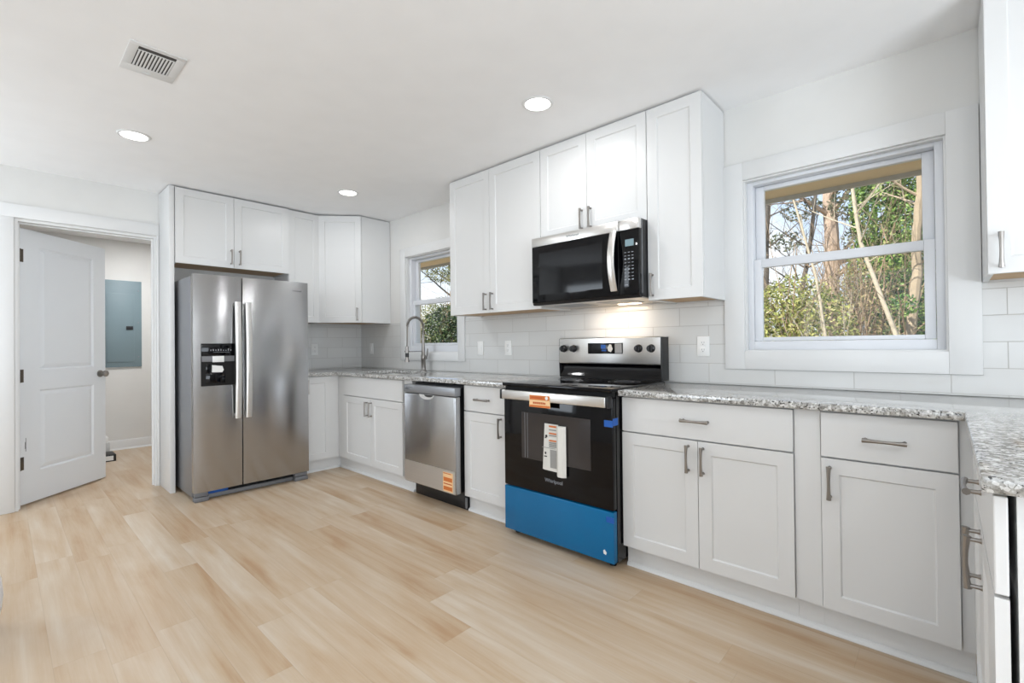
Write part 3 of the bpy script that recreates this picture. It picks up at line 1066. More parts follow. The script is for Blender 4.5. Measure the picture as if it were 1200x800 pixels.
# diagonal corner
t = Thing('wall_cabinet', 'diagonal white corner wall cabinet above the counter corner', 'cabinet', (.25, -.25, ZU0))
cp = [(.002, .004), (.002, -.6325), (.3115, -.6325), (.590, -.3195), (.590, .004)]
m = MB()
m.prism(cp, 'z', ZU0 + .022, ZU1)
sk = [(.002, .004), (.002, -.6325), (.3115, -.6325), (.590, -.3195), (.590, .004)]
def skirt(mb, poly, th, z0, z1):
    n = len(poly)
    c = Vector((sum(p[0] for p in poly) / n, sum(p[1] for p in poly) / n))
    inn = [tuple(Vector(p) + (c - Vector(p)).normalized() * th) for p in poly]
    for i in range(n):
        k = (i + 1) % n
        mb.prism([poly[i], poly[k], inn[k], inn[i]], 'z', z0, z1)
skirt(m, sk, .018, ZU0, ZU0 + .022)
t.part('carcass', m, 'cabinet_white', smooth=False)
ip = [(.02, -.012), (.02, -.615), (.303, -.615), (.572, -.312), (.572, -.012)]
t.part('bottom_panel', MB().prism(ip, 'z', ZU0 + .010, ZU0 + .0215), 'plywood', label='bare plywood underside', smooth=False)
p0, p1 = Vector((.3135, -.6335, 0)), Vector((.5905, -.3225, 0))
dv = (p1 - p0)
Ld = dv.length
dv.normalize()
dno = Vector((dv.y, -dv.x, 0))
DMx = Matrix.Translation(p0) @ Matrix((dv, -dno, Vector((0, 0, 1)))).transposed().to_4x4()
d = t.part('door', shaker(.004, Ld - .004, ZU0 + .001, ZU1 - .004, -.021).xf(DMx), 'cabinet_white', smooth=False)
t.part('handle', pull(MB(), RZ(Ld - .040, -.021, ZU0 + .083)).xf(DMx), 'nickel', d, label='brushed nickel bar handle')

# ------------------------------------------------------------------ worktops
def grid_slab(xs, ys, inside, z0, z1, bev=.004):
    m = MB()
    bm = m.bm
    vt, vb = {}, {}
    def g(d, i, j, z):
        if (i, j) not in d:
            d[(i, j)] = bm.verts.new((xs[i], ys[j], z))
        return d[(i, j)]
    cells = [(i, j) for i in range(len(xs) - 1) for j in range(len(ys) - 1) if inside((xs[i] + xs[i + 1]) / 2, (ys[j] + ys[j + 1]) / 2)]
    cs = set(cells)
    for i, j in cells:
        bm.faces.new([g(vt, *q, z1) for q in ((i, j), (i + 1, j), (i + 1, j + 1), (i, j + 1))])
        bm.faces.new([g(vb, *q, z0) for q in ((i, j), (i, j + 1), (i + 1, j + 1), (i + 1, j))])
        for (di, dj, a, b) in ((0, -1, (i, j), (i + 1, j)), (1, 0, (i + 1, j), (i + 1, j + 1)), (0, 1, (i + 1, j + 1), (i, j + 1)), (-1, 0, (i, j + 1), (i, j))):
            if (i + di, j + dj) not in cs:
                bm.faces.new([g(vb, *a, z0), g(vb, *b, z0), g(vt, *b, z1), g(vt, *a, z1)])
    bmesh.ops.recalc_face_normals(bm, faces=bm.faces)
    es = [e for e in bm.edges if len(e.link_faces) == 2 and abs(e.link_faces[0].normal.dot(e.link_faces[1].normal)) < .1]
    bmesh.ops.bevel(bm, geom=es, offset=bev, segments=2, affect='EDGES', profile=0.5)
    return m
SK = (.86, 1.54, -.53, -.13)
def in_left(x, y):
    if SK[0] < x < SK[1] and SK[2] < y < SK[3]:
        return False
    return y > -.644 or x < .660
single('worktop', 'L-shaped speckled grey granite worktop round the sink corner', 'worktop',
       grid_slab([.001, .660, SK[0], SK[1], 2.886], [-.940, -.644, SK[2], SK[3], -.001], in_left, .8845, .914), 'granite', (1.4, -.3, .8845))
single('worktop', 'speckled grey granite worktop right of range with its near return', 'worktop',
       grid_slab([3.653, 4.935, 5.60], [-1.6255, -.644, -.001], lambda x, y: y > -.644 or x > 4.935, .8845, .914), 'granite', (4.9, -.5, .8845))

# ------------------------------------------------------------------ sink and faucet
m = MB()
def bowl(mb, x0, x1, y0, y1, zt, zb, th):
    a, b = [(x0, y0), (x1, y0), (x1, y1), (x0, y1)], [(x0 + .02, y0 + .02), (x1 - .02, y0 + .02), (x1 - .02, y1 - .02), (x0 + .02, y1 - .02)]
    for i in range(4):
        k = (i + 1) % 4
        mb.quad((*a[i], zt), (*b[i], zb), (*b[k], zb), (*a[k], zt))
    mb.quad(*[(*p, zb) for p in b])
    o = [(x0 - .02, y0 - .02), (x1 + .02, y0 - .02), (x1 + .02, y1 + .02), (x0 - .02, y1 + .02)]
    for i in range(4):
        k = (i + 1) % 4
        mb.quad((*o[i], zt), (*a[i], zt), (*a[k], zt), (*o[k], zt))
        mb.quad((*o[i], zt), (*o[k], zt), (*o[k], zt - .004), (*o[i], zt - .004))
        mb.quad((*a[i], zt - .004), (*a[k], zt - .004), (*b[k], zb - .004), (*b[i], zb - .004))
    mb.quad(*[(*p, zb - .004) for p in b[::-1]])
bowl(m, SK[0], SK[1], SK[2], SK[3], .8835, .70, .004)
t = Thing('kitchen_sink', 'stainless steel undermount sink set into the granite below the small window', 'sink', (1.20, -.33, .70))
t.part('bowl', m, 'steel_light')
t.part('drain', MB().lathe([(.0, .0005), (.036, .0005), (.044, .004), (.044, .0002)], (1.20, -.30, .70), 'z', 24), 'chrome')

fx, fy = 1.262, -.078
t = Thing('faucet', 'tall spring-neck pull-down kitchen faucet at the sink', 'faucet', (fx, fy, .914))
t.part('body', MB().lathe([(.030, 0), (.030, .006), (.022, .012), (.020, .10), (.023, .105), (.023, .145), (.018, .155), (.016, .20), (.0125, .34)], (fx, fy, .9145), 'z', 24), 'nickel')
m = MB()
arc = [(fx, fy, 1.25), (fx, fy, 1.30), (fx, fy, 1.33)]
R0 = .088
for i in range(1, 15):
    a = PI * i / 14
    arc.append((fx, fy - R0 + R0 * math.cos(a), 1.33 + R0 * math.sin(a)))
m.tube(arc, .0075, 10)
t.part('neck', m, 'nickel')
m = MB()           # spring coiled round the neck
sp = []
tot = len(arc) - 1
for i in range(0, 44 * 8 + 1):
    f = i / (44 * 8) * tot
    k = min(int(f), tot - 1)
    p = Vector(arc[k]).lerp(Vector(arc[k + 1]), f - k)
    tg = (Vector(arc[k + 1]) - Vector(arc[k])).normalized()
    n1 = Vector((1, 0, 0))
    n2 = tg.cross(n1)
    a = i / 8 * 2 * PI
    sp.append(p + (n1 * math.cos(a) + n2 * math.sin(a)) * .0108)
m.tube(sp, .0022, 5)
t.part('spring', m, 'nickel')
hx, hy = fx, fy - 2 * R0
m = MB()
m.tube([(hx, hy, 1.335), (hx, hy - .002, 1.26), (hx, hy - .004, 1.17), (hx, hy - .006, 1.13)], [.0075, .0065, .0065, .008], 10)
t.part('hose', m, 'nickel')
m = MB()
m.lathe([(.010, .145), (.015, .14), (.016, .09), (.014, .06), (.014, .04), (.021, .012), (.021, .0), (.0, .0)], (hx, hy - .006, 1.005), 'z', 20)
sh = t.part('spray_head', m, 'nickel')
t.part('grip', MB().lathe([(.0150, .045), (.0172, .047), (.0172, .080), (.0150, .082)], (hx, hy - .006, 1.005), 'z', 20), 'black_plastic', sh)
m = MB()
m.tube([(fx, fy - .015, 1.10), (fx, fy - .08, 1.10), (hx, hy + .018, 1.10)], .0045, 8)
m.lathe([(.019, .0), (.023, .0), (.023, .014), (.019, .014), (.019, 0)], (hx, hy - .006, 1.094), 'z', 20, False)
t.part('holder_arm', m, 'nickel')
m = MB()
m.tube([(fx + .02, fy, 1.035), (fx + .045, fy, 1.037)], [.013, .013], 14)
m.tube([(fx + .045, fy, 1.037), (fx + .066, fy - .002, 1.075), (fx + .072, fy - .004, 1.125)], [.007, .006, .005], 10)
t.part('lever', m, 'nickel')

# ------------------------------------------------------------------ refrigerator (local frame: x across, front at -y)
t = Thing('refrigerator', 'stainless steel side-by-side refrigerator with black ice and water dispenser', 'refrigerator', (0.0, -1.813, 0), PI / 2)
FW, FD = .857, -.781
m = MB().box(.002, FW - .002, FD + .068, -.06, .03, 1.700, .004)
t.part('cabinet_body', m, 'steel_side', local=True, label='grey painted steel body')
m = MB()
m.box(.03, .13, FD + .02, FD + .16, 1.7005, 1.716, .004)
m.box(FW - .13, FW - .03, FD + .02, FD + .16, 1.7005, 1.716, .004)
split(t, 'hinge_cover', m, 'foot_grey', local=True)
XM = 1.813 - 1.4815
def fr_door(x0, x1):
    mb = MB()
    # slightly crowned front
    pts = []
    n = 10
    for i in range(n + 1):
        s = i / n
        pts.append((x0 + (x1 - x0) * s, FD - .006 * (1 - (2 * s - 1) ** 2)))
    pts += [(x1, FD + .058), (x0, FD + .058)]
    mb.prism(pts, 'z', .070, 1.711, .003)
    return mb
d1 = t.part('freezer_door', fr_door(0.0, XM - .004), 'steel', local=True)
d2 = t.part('refrigerator_door', fr_door(XM + .004, FW), 'steel', local=True)
def fr_handle(xc, s):
    mb = MB()
    n = 17
    front, back = [], []
    for i in range(n):
        f = i / (n - 1)
        z = .600 + (1.512 - .600) * f
        b = math.sin(PI * f)
        front.append((FD - .034 - .022 * b, z))
        back.append((FD - .018 - .022 * b, z))
    mb.prism(front + back[::-1], 'x', xc - .022, xc + .022, .005)
    for z in (.612, 1.484):
        mb.box(xc - .016, xc + .016, FD - .034, FD - .002, z, z + .024, .003)
    return mb
t.part('handle', fr_handle(1.813 - 1.520, 1), 'steel_light', d1, local=True)
t.part('handle', fr_handle(1.813 - 1.444, 1), 'steel_light', d2, local=True)
# dispenser
dx0, dx1, dz0, dz1 = 1.813 - 1.765, 1.813 - 1.536, .864, 1.186
yf = FD - .0065
m = MB()
m.box(dx0, dx1, yf - .004, yf + .012, 1.094, dz1, .004)
dsp = t.part('dispenser', MB().box(dx0, dx1, yf - .003, yf + .008, dz0, 1.0935, .004), 'dark_gap', d1, local=True)
t.part('dispenser_panel', m, 'black_gloss', d1, local=True)
t.part('dispenser_lip', MB().box(dx0 + .004, dx1 - .004, yf - .008, yf - .0035, 1.048, 1.090, .002), 'foot_grey', d1, local=True)
m = MB()
m.box(dx0 + .072, dx0 + .150, yf - .016, yf - .0085, 1.044, 1.090, .002)
m.prism([(dx0 + .068, .968), (dx0 + .136, .966), (dx0 + .145, .985), (dx0 + .136, 1.014), (dx0 + .070, 1.022)], 'y', yf - .022, yf - .004)
t.part('ice_chute', m, 'plate_white', d1, local=True)
m = MB()
m.box(dx0 + .03, dx0 + .16, yf - .006, yf - .0035, .885, .96, .002)
m.box(dx0 + .03, dx0 + .06, yf - .007, yf - .0035, .96, 1.03, .002)
t.part('dispenser_paddle', m, 'black_gloss', d1, local=True)
m = MB()
rnd = random.Random(3)
for i in range(9):
    x = dx0 + .06 + i * .017
    h = .006 + .012 * rnd.random()
    m.box(x, x + .007, yf - .0046, yf - .0041, 1.13, 1.13 + h)
m.box(dx0 + .08, dx0 + .19, yf - .0046, yf - .0041, 1.119, 1.121)
split(t, 'dispenser_icon', m, 'light_print', d1, local=True)
m = text_mb('Whirlpool', .019, Matrix.Translation((1.813 - 1.052, FD - .0045, 1.634)) @ Matrix.Rotation(PI / 2, 4, 'X'))
t.part('logo', m, 'foot_grey', d2, local=True)
m = MB()
m.box(.10, FW - .12, FD + .046, FD + .066, .006, .036, .002)
t.part('base_grille', m, 'foot_grey', local=True)
t.part('grille_recess', MB().box(.01, FW - .01, FD + .067, FD + .078, .004, .069), 'dark_gap', local=True)
for a, b in ((.004, .098), (FW - .118, FW - .006)):
    m = MB()
    m.box(a, b, FD + .002, FD + .064, .0005, .034, .006)
    m.box(a + .004, b - .004, FD + .012, FD + .064, .037, .067, .004)
    t.part('foot', m, 'foot_grey', local=True)
t.part('blue_tape', MB().box(.105, .24, FD + .050, FD + .0535, .038, .066), 'blue_tape', local=True)

# ------------------------------------------------------------------ dishwasher
t = Thing('dishwasher', 'stainless steel dishwasher with orange label, between sink cabinet and slim cabinet', 'dishwasher', (2.12, -.3, 0))
DF = -.685
x0, x1 = 1.828, 2.424
t.part('tub', MB().box(x0 + .006, x1 - .004, -.582, -.04, .105, .868), 'black_plastic')
t.part('door', MB().box(x0, x1, DF, -.63, .126, .798, .010, 3), 'steel')
t.part('inner_door', MB().box(x0 + .008, x1 - .018, -.6295, -.583, .13, .855), 'black_plastic')
pn = t.part('control_strip', MB().box(x0, x1 - .002, DF + .001, -.63, .8005, .860, .004), 'steel_side')
m = MB()
for i in range(6):
    m.box(1.86 + i * .012, 1.866 + i * .012, DF + .0002, DF + .0008, .838, .842)
split(t, 'control_mark', m, 'ink', pn)
m = text_mb('Whirlpool', .012, face_south(1.872, DF + .0006, .829), .0003)
t.part('logo', m, 'ink', pn)
# pocket handle: flat crescent, light and shade of its hollow put into the colours
m = MB()
pts = []
n = 20
cx = 2.112
for i in range(n + 1):
    a = PI + PI * i / n
    pts.append((cx + .085 * math.cos(a), .797 + .036 * math.sin(a)))
m.prism(pts, 'y', DF - .003, DF - .0003)
hp = t.part('pocket_handle', m, 'scoop_lit_metal')
pts = []
for i in range(n + 1):
    a = PI + PI * i / n
    pts.append((cx + .026 + .050 * math.cos(a), .7955 + .016 * math.sin(a)))
t.part('grip_shade', MB().prism(pts, 'y', DF - .0045, DF - .0032), 'black_plastic', hp)  # dark crescent painted as the shade inside the hollow
fl = t.part('protective_film', MB().box(x0 + .003, x1 - .004, DF - .0012, DF - .0004, .134, .288), 'steel_film', label='paler protective film over the bottom of the door')
st = t.part('energy_sticker', MB().box(2.292, 2.398, DF - .0022, DF - .0013, .140, .272), 'cream_ink', label='small orange and cream printed sticker')
m = MB()
for z0, z1 in ((.210, .238), (.150, .176)):
    m.box(2.299, 2.391, DF - .003, DF - .0023, z0, z1)
split(t, 'sticker_band', m, 'orange', st)
m = MB()
m.box(2.297, 2.380, DF - .003, DF - .0023, .262, .267)
m.box(2.299, 2.388, DF - .003, DF - .0023, .190, .197)
split(t, 'sticker_print', m, 'dark_orange', st)
t.part('kick_plate', MB().box(1.816, 2.422, -.575, -.555, .0005, .100, .003), 'black_plastic')
m = MB()
m.box(2.404, 2.4245, -.5815, -.5765, .012, .085, .002)
t.part('side_bracket', m, 'foot_grey')

# ------------------------------------------------------------------ range
t = Thing('range', 'black and stainless electric range with blue film on its bottom drawer', 'stove', (3.27, -.35, 0))
x0, x1 = 2.890, 3.650
RF = -.690
t.part('body', MB().box(x0 + .001, x1 - .001, -.652, -.03, .035, .9015), 'black_enamel')
for x in (x0 + .05, x1 - .05):
    for y in (-.62, -.08):
        t.part('foot', MB().lathe([(.018, 0), (.018, .006), (.010, .010), (.010, .0345)], (x, y, .0003), 'z', 14), 'black_plastic')
m = MB()
m.box(x0 - .002, x1 + .002, RF - .012, -.085, .902, .9235, .006, 3)
ct = t.part('cooktop', m, 'black_gloss')
m = MB()
for bx, by, br in ((3.07, -.53, .10), (3.47, -.53, .085), (3.07, -.25, .075), (3.47, -.25, .095)):
    for q in (br, br * .62):
        m.lathe([(q - .002, .0), (q, .0), (q, .0003), (q - .002, .0003), (q - .002, 0)], (bx, by, .9236), 'z', 40, False)
split(t, 'burner_ring', m, 'foot_grey', ct)
# back guard
bgd = t.part('backguard', MB().prism([(-.04, .9238), (-.118, .9238), (-.112, .945), (-.098, .975), (-.094, 1.0), (-.108, 1.018), (-.12, 1.0215), (-.04, 1.0215)], 'x', x0 + .006, x1 - .006), 'black_gloss')
m = MB()
m.prism([(-.040, 1.022), (-.122, 1.022), (-.126, 1.03), (-.120, 1.188), (-.112, 1.194), (-.04, 1.194)], 'x', x0 + .004, x1 - .008, .002)
pnl = t.part('control_panel', m, 'steel_light')
t.part('end_cap', MB().prism([(-.028, .925), (-.116, .925), (-.122, 1.022), (-.117, 1.190), (-.028, 1.190)], 'x', x1 - .0075, x1), 'black_plastic')
t.part('end_cap', MB().prism([(-.028, .925), (-.116, .925), (-.122, 1.022), (-.117, 1.190), (-.028, 1.190)], 'x', x0, x0 + .0038), 'black_plastic')
YP = -.1235
for x in (2.935, 3.017, 3.502, 3.585):
    kb = MB().lathe([(.0, -.026), (.019, -.026), (.0205, -.022), (.0215, -.002), (.025, -.0005), (.025, .0)], (x, YP - .001, 1.121), 'y', 28)
    k = t.part('knob', kb, 'black_plastic')
    t.part('knob_grip', MB().box(x - .005, x + .005, YP - .034, YP - .0272, 1.102, 1.140, .002), 'black_plastic', k)
ds = t.part('display', MB().box(3.134, 3.392, YP - .004, YP - .0005, 1.087, 1.157, .002), 'black_gloss')
t.part('display_keys', MB().box(3.338, 3.388, YP - .0050, YP - .0041, 1.091, 1.153), 'plate_grey', ds)
m = MB()
m.box(3.235, 3.270, YP - .0052, YP - .0041, 1.120, 1.145)
m.box(3.240, 3.275, YP - .0052, YP - .0041, 1.104, 1.114)
split(t, 'display_blue_plastic', m, 'blue_tape', ds)  # pieces of blue plastic on the display
m = MB()
m.prism([(3.290, 1.105), (3.310, 1.098), (3.322, 1.118), (3.312, 1.146), (3.298, 1.148), (3.286, 1.125)], 'y', YP - .0056, YP - .0041)
t.part('display_pale_patch', m, 'paper', ds)  # plain white patch on the display
# oven door
odr = t.part('oven_door', MB().box(x0 + .002, x1 - .002, RF, -.6535, .304, .876, .006, 3), 'black_gloss')
t.part('vent_gap', MB().box(x0 + .006, x1 - .006, RF + .012, -.653, .8775, .9012), 'dark_gap')
t.part('oven_window', MB().box(3.036, 3.517, RF - .0016, RF - .0004, .486, .756), 'oven_window_glass', odr)
m = MB()
for x in (3.060, 3.080):
    m.box(x, x + .004, RF - .0022, RF - .0017, .49, .752)
split(t, 'oven_rack_rail', m, 'foot_grey', odr)
hm = MB()
hm.box(2.914, 3.632, RF - .044, RF - .022, .829, .882, .005, 3)
hd = t.part('handle', hm, 'steel_light', odr)
m = MB()
for a, b in ((2.894, 2.9135), (3.6325, 3.648)):
    m.box(a, b, RF - .040, RF - .0003, .826, .885, .004)
split(t, 'handle_bracket', m, 'black_plastic', odr)
YH = RF - .0445
lb = t.part('warning_label', MB().prism([(3.135, .798), (3.287, .798), (3.283, .866), (3.138, .866)], 'y', YH - .001, YH), 'cream_ink', odr, label='orange and cream warning label on the oven handle')
m = MB()
m.box(3.139, 3.281, YH - .0018, YH - .0011, .840, .864)
m.box(3.137, 3.285, YH - .0018, YH - .0011, .7985, .810)
split(t, 'label_band', m, 'orange', lb)
m = MB()
for i in range(8):
    m.box(3.165 + i * .0115, 3.173 + i * .0115, YH - .0026, YH - .0019, .817, .828)
    m.box(3.15 + i * .0105, 3.158 + i * .0105, YH - .0026, YH - .0019, .849, .856)
t.part('label_print', m, 'dark_orange', lb)
t.part('label_dot', MB().lathe([(.010, -.0005), (.010, 0)], (3.262, YH - .0020, .853), 'y', 16), 'plate_white', lb)
m = text_mb('Whirlpool', .030, face_south(3.270, RF - .0006, .385), .0004)
t.part('logo', m, 'light_print', odr)
tp = MB()
tp.box(3.600, 3.6505, RF - .0014, RF - .0003, .728, .762)
tp.box(3.6502, 3.6512, RF - .0013, -.640, .735, .772)
t.part('tape_strip', tp, 'blue_tape', odr, label='strip of bright blue tape')
dw = t.part('drawer', MB().box(x0 + .002, x1 - .002, RF, -.654, .036, .297, .004), 'blue_film', label='drawer front under bright blue protective film')
tp = MB()
tp.box(3.606, 3.6505, RF - .0014, RF - .0003, .243, .272)
t.part('tape_strip', tp, 'blue_tape', dw)
t.part('film_tab', MB().prism([(3.588, .078), (3.602, .074), (3.606, .086), (3.594, .100), (3.586, .094)], 'y', RF - .0012, RF - .0003), 'plate_white', dw)

# booklet hanging on the oven door
t = Thing('booklet', 'folded white printed booklet taped to the oven window', 'booklet', (3.28, RF - .01, .43))
YK = RF - .004
m = MB()
pts = [(3.196, -.000), (3.215, -.008), (3.25, -.010), (3.300, -.012), (3.312, -.014), (3.306, -.003), (3.25, -.0005)]
m2 = [(a, YK + b) for a, b in pts]
m.prism(m2, 'z', .446, .706)
mM = Matrix.Translation((0, 0, 0))
# slight slant of the left edge
for v in m.bm.verts:
    if v.co.z > .6:
        v.co.x += .016 * (3.36 - v.co.x) / .16
t.part('cover_page', m, 'paper')
m = MB()
m.prism([(3.309, YK - .015), (3.325, YK - .026), (3.352, YK - .024), (3.368, YK - .010), (3.364, YK - .004), (3.31, YK - .006)], 'z', .425, .702)
t.part('folded_back_page', m, 'paper')
m = MB()
for z0, z1 in ((.690, .700), (.652, .660), (.612, .620)):
    m.box(3.255, 3.306, YK - .0152, YK - .0142, z0, z1)
split(t, 'orange_heading', m, 'orange')
m = MB()
for z in (.672, .640, .600, .590, .580):
    m.box(3.255, 3.306, YK - .0152, YK - .0142, z, z + .007)
m.box(3.262, 3.306, YK - .0152, YK - .0142, .465, .565)
m.box(3.205, 3.300, YK - .0150, YK - .0140, .572, .575)
split(t, 'grey_text', m, 'paper_grey')
m = MB()
m.lathe([(.008, -.001), (.008, 0)], (3.232, YK - .0095, .637), 'y', 12)
m.box(3.222, 3.232, YK - .0105, YK - .0095, .625, .630)
m.box(3.215, 3.235, YK - .0105, YK - .0095, .52, .526)
m.box(3.220, 3.230, YK - .0105, YK - .0095, .535, .548)
split(t, 'black_symbol', m, 'ink')

# ------------------------------------------------------------------ microwave
t = Thing('microwave', 'black over-the-range microwave with stainless top band and curved handle', 'microwave', (3.29, -.2, 1.403))
MF = -.430
x0, x1 = 2.910, 3.6715
t.part('case', MB().box(x0 + .002, x1 - .001, MF + .032, -.002, 1.410, 1.840), 'black_plastic')
t.part('top_band', MB().box(x0, 3.547, MF - .001, MF + .03, 1.783, 1.8395, .003), 'steel_light')
t.part('top_band', MB().box(3.5495, x1, MF - .001, MF + .03, 1.783, 1.8395, .003), 'steel_light')
md = t.part('door', MB().box(x0, 3.547, MF, MF + .031, 1.421, 1.7825, .004), 'black_gloss')
t.part('window', MB().box(x0 + .06, 3.44, MF - .0010, MF - .0003, 1.47, 1.735), 'black_gloss', md)
n = 15
fr_, bk_ = [], []
for i in range(n):
    f = i / (n - 1)
    z = 1.447 + (1.789 - 1.447) * f
    b = math.sin(PI * f)
    fr_.append((MF - .010 - .036 * b, z))
    bk_.append((MF - .002 - .034 * b, z))
m = MB().prism(fr_ + bk_[::-1], 'x', 3.497, 3.540, .003)
t.part('handle', m, 'steel_light', md)
cp = t.part('control_panel', MB().box(3.5495, x1, MF, MF + .031, 1.421, 1.7825, .004), 'black_gloss')
t.part('display', MB().box(3.588, 3.640, MF - .0014, MF - .0003, 1.690, 1.728), 'lcd', cp)
m = MB()
for i in range(9):
    for j in range(3):
        m.box(3.582 + j * .022, 3.594 + j * .022, MF - .0010, MF - .0003, 1.655 - i * .019, 1.6585 - i * .019 + (.003 if i % 3 == 2 else 0))
m.box(3.582, 3.602, MF - .001, MF - .0003, 1.475, 1.479)
t.part('keypad', m, 'light_print', cp)
t.part('side_trim', MB().prism([(MF + .031, 1.43), (MF + .031, 1.838), (MF + .04, 1.838), (MF + .04, 1.43)], 'x', x1 - .0008, x1 + .0006), 'foot_grey')
m = text_mb('Whirlpool', .022, face_south(3.232, MF - .0016, 1.811), .0004)
t.part('logo', m, 'foot_grey')
t.part('lower_lip', MB().prism([(MF + .001, 1.4205), (MF + .03, 1.4205), (MF + .03, 1.4045), (MF + .012, 1.4045)], 'x', x0 + .002, x1 - .002), 'black_plastic')
vb = t.part('vent_base', MB().box(x0 + .004, x1 - .004, MF + .035, -.004, 1.403, 1.4095), 'steel_bottom')
for a in (3.02, 3.34):
    t.part('grease_filter', MB().box(a, a + .22, -.34, -.16, 1.4005, 1.4028), 'steel_side', vb)
t.part('lamp_lens', MB().box(3.36, 3.50, -.12, -.075, 1.4005, 1.4028), 'hood_lamp_lens', vb)
lamp('hood_lamp', 'AREA', (3.30, -.18, 1.398), 0.8, (1.0, 0.72, 0.45), .22, .05, (3.30, -.06, .9))

# ------------------------------------------------------------------ outlets and switches
def wall_plate(label, x, z, kind, on='y', group='electrical plates on the backsplash'):
    W, H = .072, .118
    M = Matrix.Translation((x, -.0003, z)) if on == 'y' else Matrix.Translation((.0003, x, z)) @ Matrix.Rotation(PI / 2, 4, 'Z')
    loc = M.to_translation()
    t = Thing('outlet' if kind == 'outlet' else 'light_switch', label, 'outlet' if kind == 'outlet' else 'switch', loc, 0 if on == 'y' else PI / 2, group)
    t.part('cover_plate', MB().box(-W / 2, W / 2, -.0065, 0, -H / 2, H / 2, .003), 'plate_white', local=True)
    if kind == 'outlet':
        for s in (-1, 1):
            f = t.part('receptacle', MB().box(-.017, .017, -.0090, -.0068, s * .0205 - .0145, s * .0205 + .0145, .004), 'plate_white', local=True)
            m = MB()
            m.box(-.008, -.0055, -.0098, -.0091, s * .0205 - .002, s * .0205 + .008)
            m.box(.0055, .008, -.0098, -.0091, s * .0205 - .002, s * .0205 + .008)
            m.lathe([(.003, -.0007), (.003, 0)], (0, -.0091, s * .0205 - .008), 'y', 10)
            split(t, 'slot', m, 'plate_grey', f, local=True)
    else:
        t.part('rocker', MB().prism([(-.0068, -.033), (-.0095, -.033), (-.0125, .0), (-.0085, .033), (-.0068, .033)], 'x', -.0165, .0165, .001), 'plate_white', local=True)
wall_plate('white duplex outlet on the tile right of the range', 3.850, 1.130, 'outlet')
wall_plate('white duplex outlet on the tile just left of the range', 2.290, 1.128, 'outlet')
wall_plate('white rocker switch on the tile right of the sink window', 1.966, 1.126, 'switch')
wall_plate('white switch plate in the shaded tile left of the sink window', 0.222, 1.128, 'switch')
wall_plate('white outlet on the short tiled wall beside the refrigerator', -0.540, 1.128, 'outlet', 'x')

# ------------------------------------------------------------------ ceiling fixtures
def downlight(label, x, y, z=ZC, power=LAMP_W):
    t = Thing('ceiling_light', label, 'ceiling light', (x, y, z), 0, 'recessed round ceiling lights')
    t.part('trim_ring', MB().lathe([(.068, -.002), (.070, -.007), (.080, -.006), (.086, -.0003), (.068, -.0003), (.068, -.002)], (0, 0, 0), 'z', 40, False), 'trim_white', local=True)
    t.part('lens', MB().lathe([(.0, -.0042), (.0678, -.0042), (.0678, -.0005)], (0, 0, 0), 'z', 40, False), 'lamp_lens', local=True)
    l = lamp('ceiling_lamp', 'AREA', (0, 0, -.012), power, (.975, .985, 1.0), .135, parent=t.e, shape='DISK')
    return t
downlight('round recessed ceiling light nearest the hallway door', 1.232, -2.223)
downlight('round recessed ceiling light in front of the corner wall cabinets', 1.158, -.771)
downlight('round recessed ceiling light in front of the microwave wall cabinets', 3.270, -.795)
downlight('round recessed ceiling light added out of view over the middle of the floor', 3.270, -2.25)  # unseen, added to help light the room
downlight('round recessed ceiling light added out of view over the granite return', 5.95, -1.30)  # another unseen lamp, added for its light
downlight('round recessed ceiling light added out of view behind the peninsula', 5.30, -2.25)  # also added out of view for more light
downlight('round ceiling light assumed out of view in the hall behind the panel door', -1.15, -1.75, 2.40, LAMP_W * 4.6)  # lamp not seen, assumed from the bright hall walls

t = Thing('ceiling_vent', 'white slotted metal air vent set in the ceiling', 'vent', (2.225, -2.305, ZC))
vx0, vx1, vy0, vy1 = 2.085, 2.365, -2.408, -2.203
gx0, gx1, gy0, gy1 = 2.148, 2.338, -2.374, -2.236
m = MB()
m.box(vx0, gx0, vy0, vy1, ZC - .004, ZC - .0003, .001)
m.box(gx1, vx1, vy0, vy1, ZC - .004, ZC - .0003, .001)
m.box(gx0, gx1, vy0, gy0, ZC - .004, ZC - .0003, .001)
m.box(gx0, gx1, gy1, vy1, ZC - .004, ZC - .0003, .001)
t.part('frame', m, 'trim_white')
t.part('duct_opening', MB().box(gx0 + .0005, gx1 - .0005, gy0 + .0005, gy1 - .0005, ZC - .0016, ZC - .0006), 'vent_dark')
m = MB()
for i in range(11):
    y = gy0 + .004 + i * (gy1 - gy0 - .006) / 10.5
    m.box(gx0 + .001, gx1 - .030, y, y + .0072, ZC - .0042, ZC - .0022, .0008)
m.box(gx1 - .034, gx1 - .028, gy0 + .001, gy1 - .001, ZC - .0040, ZC - .0022)
t.part('louvres', m, 'trim_white')
m = MB()
m.box(vx0 + .022, vx0 + .030, -2.325, -2.295, ZC - .009, ZC - .0042, .001)
t.part('damper_lever', m, 'trim_white')

# ------------------------------------------------------------------ hall things
t = Thing('electrical_panel', 'grey steel breaker panel on the hall wall beside the open door', 'electrical panel', (HX, -1.83, .945))
py0, py1 = -2.008, -1.652
t.part('cover', MB().box(HX + .0005, HX + .020, py0, py1, .945, 1.940, .003), 'electric_grey')
d = t.part('door', MB().box(HX + .0205, HX + .027, -1.968, -1.722, 1.003, 1.790, .003), 'electric_grey')
t.part('latch', MB().box(HX + .0272, HX + .034, -1.797, -1.733, 1.375, 1.415, .002), 'black_plastic', d)
m = MB()
for z in (1.83, 1.46, 1.06):
    m.lathe([(.006, .003), (.007, 0)], (HX + .0202, -1.682, z), 'x', 10)
split(t, 'screw', m, 'light_print')

